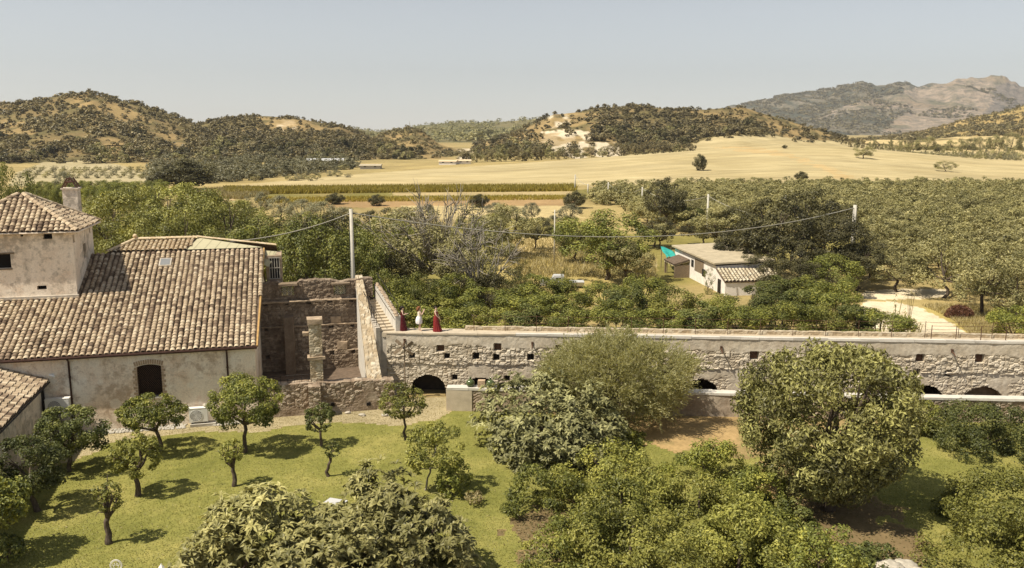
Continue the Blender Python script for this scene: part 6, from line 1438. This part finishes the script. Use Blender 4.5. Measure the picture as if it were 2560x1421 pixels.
mb = MB(); c0_ = atY(1372, 690, 94)[0] - (p[0] + q_[0]) / 2; c1_ = atY(1412, 690, 94)[0] - (p[0] + q_[0]) / 2
mb.add([(c0_, -.7, .75), (c1_, -.7, .75), (c1_, .7, .75), (c0_, .7, .75), (c0_ + .45, -.6, 1.55), (c1_ - .1, -.6, 1.55), (c1_ - .1, .6, 1.55), (c0_ + .45, .6, 1.55)], [(4, 5, 6, 7), (0, 1, 5, 4), (1, 2, 6, 5), (2, 3, 7, 6), (3, 0, 4, 7)]); cb_ = mb.out('cabin', M['boatwhite'], bt)
mb = MB(); mb.box((c0_ + .65, -.715, 1.0), (c1_ - .5, -.66, 1.3)); mb.out('window', M['glass'], cb_)
mb = MB(); mb.box((-1.5, -.6, -.12), (-1.3, .6, .2)); mb.box((1.2, -.6, -.12), (1.4, .6, .2)); mb.out('trestle', M['wood'], bt); bt.scale = (.9, .9, .9)
# rust brown brush heap
p = gp(2398, 793, 0); n = 2600; d = rdir(n); d[:, 2] = np.abs(d[:, 2]); P = d * np.array([1.35, 1.0, 1.15]) * rng.uniform(.75, 1.0, (n, 1)); V, Fq = leaves(P, rdir(n), .35, .06)
M['rustbrush'] = leaf_mat('rust_brush', (.075, .035, .02), (.14, .06, .034), (.21, .10, .055), 0.1)
o = mk('brush_heap', V, [Fq], M['rustbrush'], None, {'tone': np.repeat(rng.random(n), 4)}); o.location = (p[0], p[1], gz(p[0], p[1])); tag(o, 'rust brown heap of dead brush under the olive by the track', 'brush heap')
# giant reeds beside the white track
for i, px in enumerate([2205, 2222, 2240, 2252, 2264, 2276, 2288, 2298, 2236, 2270]):
    Y_ = rng.uniform(67, 72); pyb = 838; p = atY(px, pyb, Y_); hh = rng.uniform(1.5, 2.6) if i < 8 else 3.6; mb = MB(); b0 = np.array([0, 0, 0.])
    for s_ in range(4):
        a = rng.uniform(-.5, .5); ln = rng.uniform(.15, .4); top = np.array([a * .9, rng.uniform(-.3, .3), hh * rng.uniform(.8, 1)]); mb.tube([b0, top * .5 + (0, 0, .1), top, top + np.array([a * ln * 2 + .15, 0, -.12])], [.03, .025, .02, .008], 4)
    for k in range(16):
        t = rng.uniform(.3, 1); q0 = np.array([0, 0, hh * t]); a = rng.uniform(0, 6.28); d_ = np.array([math.cos(a), math.sin(a), 0]); l = rng.uniform(.4, .8); m_ = q0 + d_ * l * .5 + (0, 0, .22); e_ = q0 + d_ * l + (0, 0, -.12); sd = np.array([-d_[1], d_[0], 0]) * .04
        mb.add([q0, m_ + sd, m_ - sd, e_], (), [(0, 1, 2), (1, 3, 2)], tone=.35)
    o = mb.out('giant_reed', M['olive' if i % 3 else 'straw_blade']); o.location = (p[0], Y_, gz(p[0], Y_)); tag(o, 'tall arching reed clump between the grove and the white track', 'reed', 'reeds beside the white track')
# ------------------------------------------------------------------ distant buildings
def farm(name, label, px, py_roof, py_base, wpx, Y, roofm, rot=.1, wallm='hutwall', deep=8, gable=False):
    a = atY(px, py_roof, Y); w_ = wpx / F * Y; z0 = gz(a[0], Y); hh = max(a[2] - z0, 2.2); root = thing(name, label, 'building', (a[0], Y, z0), rot)
    rh = hh * .32; mb = MB(); mb.box((-w_ / 2, 0, -1), (w_ / 2, deep, hh - rh)); mb.out('wall', M[wallm], root)
    mb = MB(); e = .4; mb.add([(-w_ / 2 - e, -e, hh - rh + .01), (w_ / 2 + e, -e, hh - rh + .01), (w_ / 2 + e, deep + e, hh - rh + .01), (-w_ / 2 - e, deep + e, hh - rh + .01), (-w_ / 2 - e, deep / 2, hh), (w_ / 2 + e, deep / 2, hh)], [(0, 1, 5, 4), (2, 3, 4, 5), (0, 3, 2, 1)], [(0, 4, 3), (1, 2, 5)]); mb.out('roof', M[roofm], root)
    k = max(2, int(w_ / 3.5))
    for i in range(k): mb = MB(); x_ = -w_ / 2 + w_ * (i + .5) / k; mb.box((x_ - .5, -.06, .9), (x_ + .5, -.01, min(2.2, hh - rh - .2))); mb.out('window', M['glass'], root)
farm('farm_shed', 'long white roofed shed at the foot of the second hill', 812, 397, 410, 88, 440, 'boatwhite', .15, 'concrete', 9)
farm('farm_shed', 'grey roofed shed at the left end of the field crest', 925, 420, 430, 50, 385, 'slab', .05, 'concrete', 8)
farm('farm_house', 'pinkish house with tiled roof at the field crest', 1118, 403, 419, 42, 425, 'tile_new', -.1, 'hutwall', 8)
farm('farm_house', 'small pale house right of the pinkish house', 1160, 410, 416, 34, 430, 'tile_new', .1, 'hutwall', 7)
# ------------------------------------------------------------------ lawn furniture and pale stones
p = gp(285, 1408, .95); p = np.array([p[0], p[1], gz(p[0], p[1])]); ch_ = thing('garden_chair', 'white wrought iron garden chair cut off by the bottom frame edge', 'chair', tuple(p), R(8))
mb = MB(); mb.lathe([(0, .44), (.21, .44), (.22, .455), (.21, .47), (0, .47)], 20); mb.out('seat', M['acwhite'], ch_)
mb = MB(); cz = .74; 
for r_ in (.22, .185): mb.tube([(r_ * math.cos(t), .19, cz + r_ * 1.05 * math.sin(t)) for t in np.linspace(0, 2 * math.pi, 29)], .012, 6, False)
for s_ in (-1, 1): mb.tube([(s_ * (.03 + .045 * t / 4 * math.cos(t)) + s_ * .03, .19, cz + .02 + .06 * t / 4 * math.sin(t) + .03) for t in np.linspace(0, 8, 22)], .009, 5, False); mb.tube([(s_ * .02, .19, cz - .2), (s_ * .09, .19, cz - .05), (s_ * .03, .19, cz + .12)], .009, 5, False); mb.tube([(s_ * .15, .17, .45), (s_ * .17, .19, cz - .13)], .012, 6)
mb.out('backrest', M['acwhite'], ch_)
for x_, y_ in ((-.16, -.14), (.16, -.14), (-.16, .14), (.16, .14)): mb = MB(); mb.tube([(x_, y_, .45), (x_ * 1.1, y_ * 1.1, .22), (x_ * 1.35, y_ * 1.35, 0)], .012, 6); mb.out('leg', M['acwhite'], ch_)
p = gp(403, 1410, .6); p = np.array([p[0], p[1], gz(p[0], p[1])]); ln_ = thing('garden_lantern', 'small white pointed garden lantern cut off by the bottom frame edge', 'lantern', tuple(p))
mb = MB(); mb.lathe([(.10, .0), (.10, .05), (.03, .08), (.03, .25), (.09, .28)], 8); mb.out('stand', M['acwhite'], ln_); mb = MB(); mb.lathe([(.08, .28), (.09, .44)], 6); mb.out('pane', M['skyglass'], ln_); mb = MB(); mb.lathe([(.12, .44), (.03, .56), (.015, .60), (0, .62)], 6); mb.out('cap', M['acwhite'], ln_)
p = gp(838, 1256, .75); p[2] = gz(p[0], p[1]); tb = thing('garden_table', 'pale white table top half hidden by the foreground loquat', 'table', tuple(p), R(-20))
mb = MB(); mb.box((-.46, -.32, .70), (.46, .32, .75), jit=.004); mb.out('tabletop', M['boatwhite'], tb)
for x_, y_ in ((-.4, -.32), (.4, -.32), (-.4, .32), (.4, .32)): mb = MB(); mb.tube([(x_, y_, 0), (x_, y_, .7)], .022, 6); mb.out('leg', M['acwhite'], tb)
for i, (px, py, r_) in enumerate([(2225, 1408, .5), (2262, 1402, .42), (2245, 1424, .45), (2290, 1415, .3)]):
    p = gp(px, py, .3); mb = MB(); mb.ico((0, 0, 0), r_, 0, 18, 26, (1, 1, 1)); V = mb.v[0]; V *= (.72 + .5 * fbm(V[:, 0] * 3.1 / r_ + V[:, 2] * 2 / r_ + i * 7, V[:, 1] * 3.1 / r_ + V[:, 2] / r_, 4, 7 + i))[:, None] * np.array((1.25, .95, .6)); V[:, 2] += r_ * .25; o = mb.out('stone', M['stone'], None, True); o.location = (p[0], p[1], gz(p[0], p[1]) - .05); tag(o, ['pale boulder at the bottom edge, left of its cluster', 'pale boulder at the bottom edge, topmost of its cluster', 'pale boulder cut by the bottom frame edge', 'smallest pale boulder beside the bright citrus'][i], 'stone', 'pale boulders at the bottom edge')
# fallen leaves and twigs on the shade-darkened soil, tones kept dark to match
PB = np.concatenate([band(q, 600) for q in SHADE_DIRT_P]); V, Fq = leaves(PB + (0, 0, .03), unit(rdir(len(PB)) * .4 + (0, 0, 1.)), .13, .06)
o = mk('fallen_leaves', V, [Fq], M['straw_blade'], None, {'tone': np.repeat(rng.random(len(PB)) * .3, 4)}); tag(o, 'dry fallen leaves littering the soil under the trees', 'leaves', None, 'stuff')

# ------------------------------------------------------------------ three women on the terrace
def person(label, px, hgt, yoff, pts, edges, radii, rz=0.0):
    a = TF.y(px, 832, yoff); p = TF.wd((a[0], yoff, ZT)); root = thing('person', label, 'person', tuple(p), rz, 'women on the terrace'); k = hgt / 1.65
    root.scale = (k, k, k)
    me = bpy.data.meshes.new('body'); me.from_pydata(pts, edges, []); o = bpy.data.objects.new('body', me); COL.objects.link(o); o.parent = root
    md = o.modifiers.new('skin', 'SKIN'); md.branch_smoothing = .4; md.use_smooth_shade = True
    for v, r_ in zip(me.skin_vertices[0].data, radii): v.radius = (r_, r_)
    me.skin_vertices[0].data[0].use_root = True
    su_ = o.modifiers.new('sub', 'SUBSURF'); su_.levels = 1; su_.render_levels = 1
    me.materials.append(M['skin']); return root
def skeleton(armL, armR, legL, legR, lean=0.0, turn=0.0, head=(0, 0)):
    """faces +x; arm = (elbow, wrist) offsets; leg = (knee, ankle)"""
    P = []; E = []; Rr = []
    def v(p, r_, par=None):
        P.append(tuple(p)); Rr.append(r_); i = len(P) - 1
        if par is not None: E.append((par, i))
        return i
    pe = v((0, 0, .90), .125); wa = v((.01 + lean * .15, 0, 1.05), .095, pe); ct = v((lean * .3, 0, 1.22), .115, wa); up = v((lean * .4 - .01, 0, 1.33), .085, ct); nk = v((lean * .5, 0, 1.41), .045, up)
    hc = v((lean * .6 + .02 + head[0], head[1], 1.53), .088, nk); tp = v((lean * .6 + .0 + head[0], head[1], 1.61), .065, hc); v((lean * .6 + .115 + head[0] * 1.2, head[1] * 1.3, 1.515), .014, hc)
    v((lean * .6 + .02, .092, 1.525), .016, hc); v((lean * .6 + .02, -.092, 1.525), .016, hc)
    for s_, arm in ((1, armL), (-1, armR)):
        sh = v((lean * .4 - .01, s_ * .16, 1.345), .052, up); el = v(arm[0], .037, sh); wr = v(arm[1], .025, el); d = unit(np.array(arm[1]) - np.array(arm[0])); sd = unit(np.cross(d, [0, 0, 1.]) + 1e-3)
        pm = v(np.array(arm[1]) + d * .06, .030, wr); base = np.array(arm[1]) + d * .085
        for q, (o_, l_) in enumerate(((-.027, .062), (-.009, .075), (.009, .070), (.027, .052))):
            f1 = v(base + sd * o_ + d * l_ * .5, .009, pm); v(base + sd * o_ + d * l_ * .9 + np.array([0, 0, -.018]), .0075, f1)
        t1 = v(np.array(arm[1]) + d * .045 - sd * .042, .010, wr); v(np.array(arm[1]) + d * .085 - sd * .058, .008, t1)
    for s_, leg in ((1, legL), (-1, legR)):
        hp = v((0, s_ * .085, .82), .082, pe); kn = v(leg[0], .054, hp); an = v(leg[1], .033, kn); v((leg[1][0] + .11, leg[1][1] + s_ * .02, .025), .026, an)
    return P, E, Rr
def gown(name, mat, parent, prof, folds=9, amp=.06, train=0.0, seed=0):
    """profile (z, rx, ry, shift x); folds deepen towards the hem"""
    n = 40; th = np.arange(n) * 2 * math.pi / n; V = []; zt_ = prof[0][0]; zb_ = prof[-1][0]
    for z, rx, ry, sx in prof:
        t = (zt_ - z) / (zt_ - zb_ + 1e-6); k = 1 + amp * t * np.sin(folds * th + seed + 2 * t) + amp * .5 * t * np.sin((folds * 2 - 3) * th + seed)
        V.append(np.stack([sx + rx * k * np.cos(th) + train * max(0, t - .4) ** 2 * np.clip(np.cos(th), 0, 1), ry * k * np.sin(th), np.full(n, z)], 1))
    V = np.concatenate(V); Fq = [(i * n + k, i * n + (k + 1) % n, (i + 1) * n + (k + 1) % n, (i + 1) * n + k) for i in range(len(prof) - 1) for k in range(n)]
    return mk(name, V, [Fq], M[mat], parent, None, True)
def hair(parent, mat, blobs, name='hair'):
    mb = MB()
    for at, r_, s3 in blobs: mb.ico(at, r_, .10, 7, 10, s3)
    return mb.out(name, M[mat], parent, True)
def face(root, hx, hy=0.0):
    mb = MB()
    for s_ in (-1, 1): mb.ico((hx + .088, hy + s_ * .033, 1.54), .012, 0, 4, 6)
    mb.out('eye', M['hairdark'], root, True); mb = MB(); mb.ico((hx + .088, hy, 1.475), .016, 0, 4, 6, (.5, 1.4, .5)); mb.out('mouth', M['dressred'], root, True)
# 1: wine skirt, bare back, forearm held forward
P, E, Rr = skeleton(((.03, .20, 1.10), (.26, .17, 1.10)), ((.05, -.21, 1.10), (.27, -.16, 1.14)), ((.03, .09, .46), (-.02, .1, .07)), ((.06, -.09, .46), (.06, -.1, .07)), .05)
w1 = person('woman with dark hair in a long wine red skirt at the stair foot', 1006, 1.62, .7, P, E, Rr, R(12))
gown('skirt', 'dresswine', w1, [(1.06, .125, .13, .01), (1.0, .14, .15, .01), (.9, .165, .185, .01), (.7, .18, .20, .02), (.4, .22, .235, .04), (.1, .25, .265, .05), (.015, .26, .275, .06)], 11, .10, .05, 1)
gown('top', 'dresswine', w1, [(1.30, .100, .135, .03), (1.2, .125, .135, .03), (1.06, .120, .125, .015)], 5, .01); hair(w1, 'hairdark', [((.02, 0, 1.575), .108, (1, .95, .9)), ((-.05, 0, 1.53), .09, (1, 1, 1.1)), ((-.10, 0, 1.45), .06, (1, 1, 1.3))]); face(w1, .05)
# 2: curly auburn hair, cream top, short white skirt, arms raised
P, E, Rr = skeleton(((.14, .19, 1.10), (.27, .10, 1.36)), ((.16, -.20, 1.12), (.30, -.10, 1.36)), ((.02, .09, .46), (-.04, .1, .07)), ((.05, -.09, .46), (.03, -.1, .07)), .03)
w2 = person('woman with curly auburn hair in cream top and short white skirt', 1049, 1.62, .65, P, E, Rr, R(10))
gown('top', 'dresscream', w2, [(1.36, .075, .12, .0), (1.32, .10, .155, .0), (1.22, .135, .15, .02), (1.08, .118, .125, .01), (.98, .14, .15, .0)], 6, .02)
gown('skirt', 'skirtwhite', w2, [(1.0, .135, .145, .0), (.9, .18, .19, -.02), (.75, .215, .22, -.03), (.6, .22, .23, -.03), (.5, .19, .21, -.02)], 8, .06)
hair(w2, 'hairred', [((-.02, 0, 1.58), .12, (1, 1.0, .9)), ((-.09, .03, 1.53), .10, (1, 1, 1)), ((-.11, -.05, 1.47), .09, (1, 1, 1)), ((-.06, .08, 1.48), .07, (1, 1, 1)), ((-.12, 0, 1.40), .07, (1, 1, 1.2))]); face(w2, .05)
mb = MB(); mb.box((.36, -.045, 1.40), (.372, .045, 1.56)); o = mb.out('phone', M['black']); o.parent = None; o.location = w2.location; o.rotation_euler = w2.rotation_euler; tag(o, 'dark phone held up by the woman with auburn hair', 'phone')
# 3: long red gown
P, E, Rr = skeleton(((.06, .20, 1.08), (.17, .17, .90)), ((.10, -.20, 1.10), (.22, -.13, .95)), ((.08, .09, .46), (.08, .1, .07)), ((-.02, -.09, .46), (-.08, -.1, .07)), .02, head=(0, -.01))
w3 = person('woman with dark tied hair in a flowing bright red gown', 1090, 1.66, .6, P, E, Rr, R(-14))
gown('gown', 'dressred', w3, [(1.30, .09, .14, .02), (1.24, .13, .15, .03), (1.12, .105, .115, .02), (1.04, .10, .112, .015), (.92, .15, .16, .01), (.7, .175, .19, .02), (.4, .20, .22, .04), (.12, .235, .25, .06), (.015, .245, .26, .07)], 12, .13, .25, 2)
hair(w3, 'hairdark', [((-.005, 0, 1.59), .104, (1, .95, .85)), ((-.06, 0, 1.56), .085, (1, 1, 1)), ((-.11, 0, 1.52), .055, (1, 1, 1))]); face(w3, .02, -.01)
# ------------------------------------------------------------------ air
mb = MB(); mb.box((-9000, -600, -6), (11000, 9500, 620)); hz = mb.out('haze', None if 0 else M['white'])
hm = bpy.data.materials.new('haze_air'); hm.use_nodes = True; t = hm.node_tree; t.nodes.clear(); pv = t.nodes.new('ShaderNodeVolumePrincipled'); om = t.nodes.new('ShaderNodeOutputMaterial')
pv.inputs['Color'].default_value = (.92, .94, .97, 1); pv.inputs['Density'].default_value = HAZE; pv.inputs['Anisotropy'].default_value = 0.3; t.links.new(pv.outputs[0], om.inputs['Volume'])
hz.data.materials.clear(); hz.data.materials.append(hm); hz['kind'] = 'stuff'; hz['label'] = 'thin pale summer haze filling the valley air'; hz['category'] = 'haze'
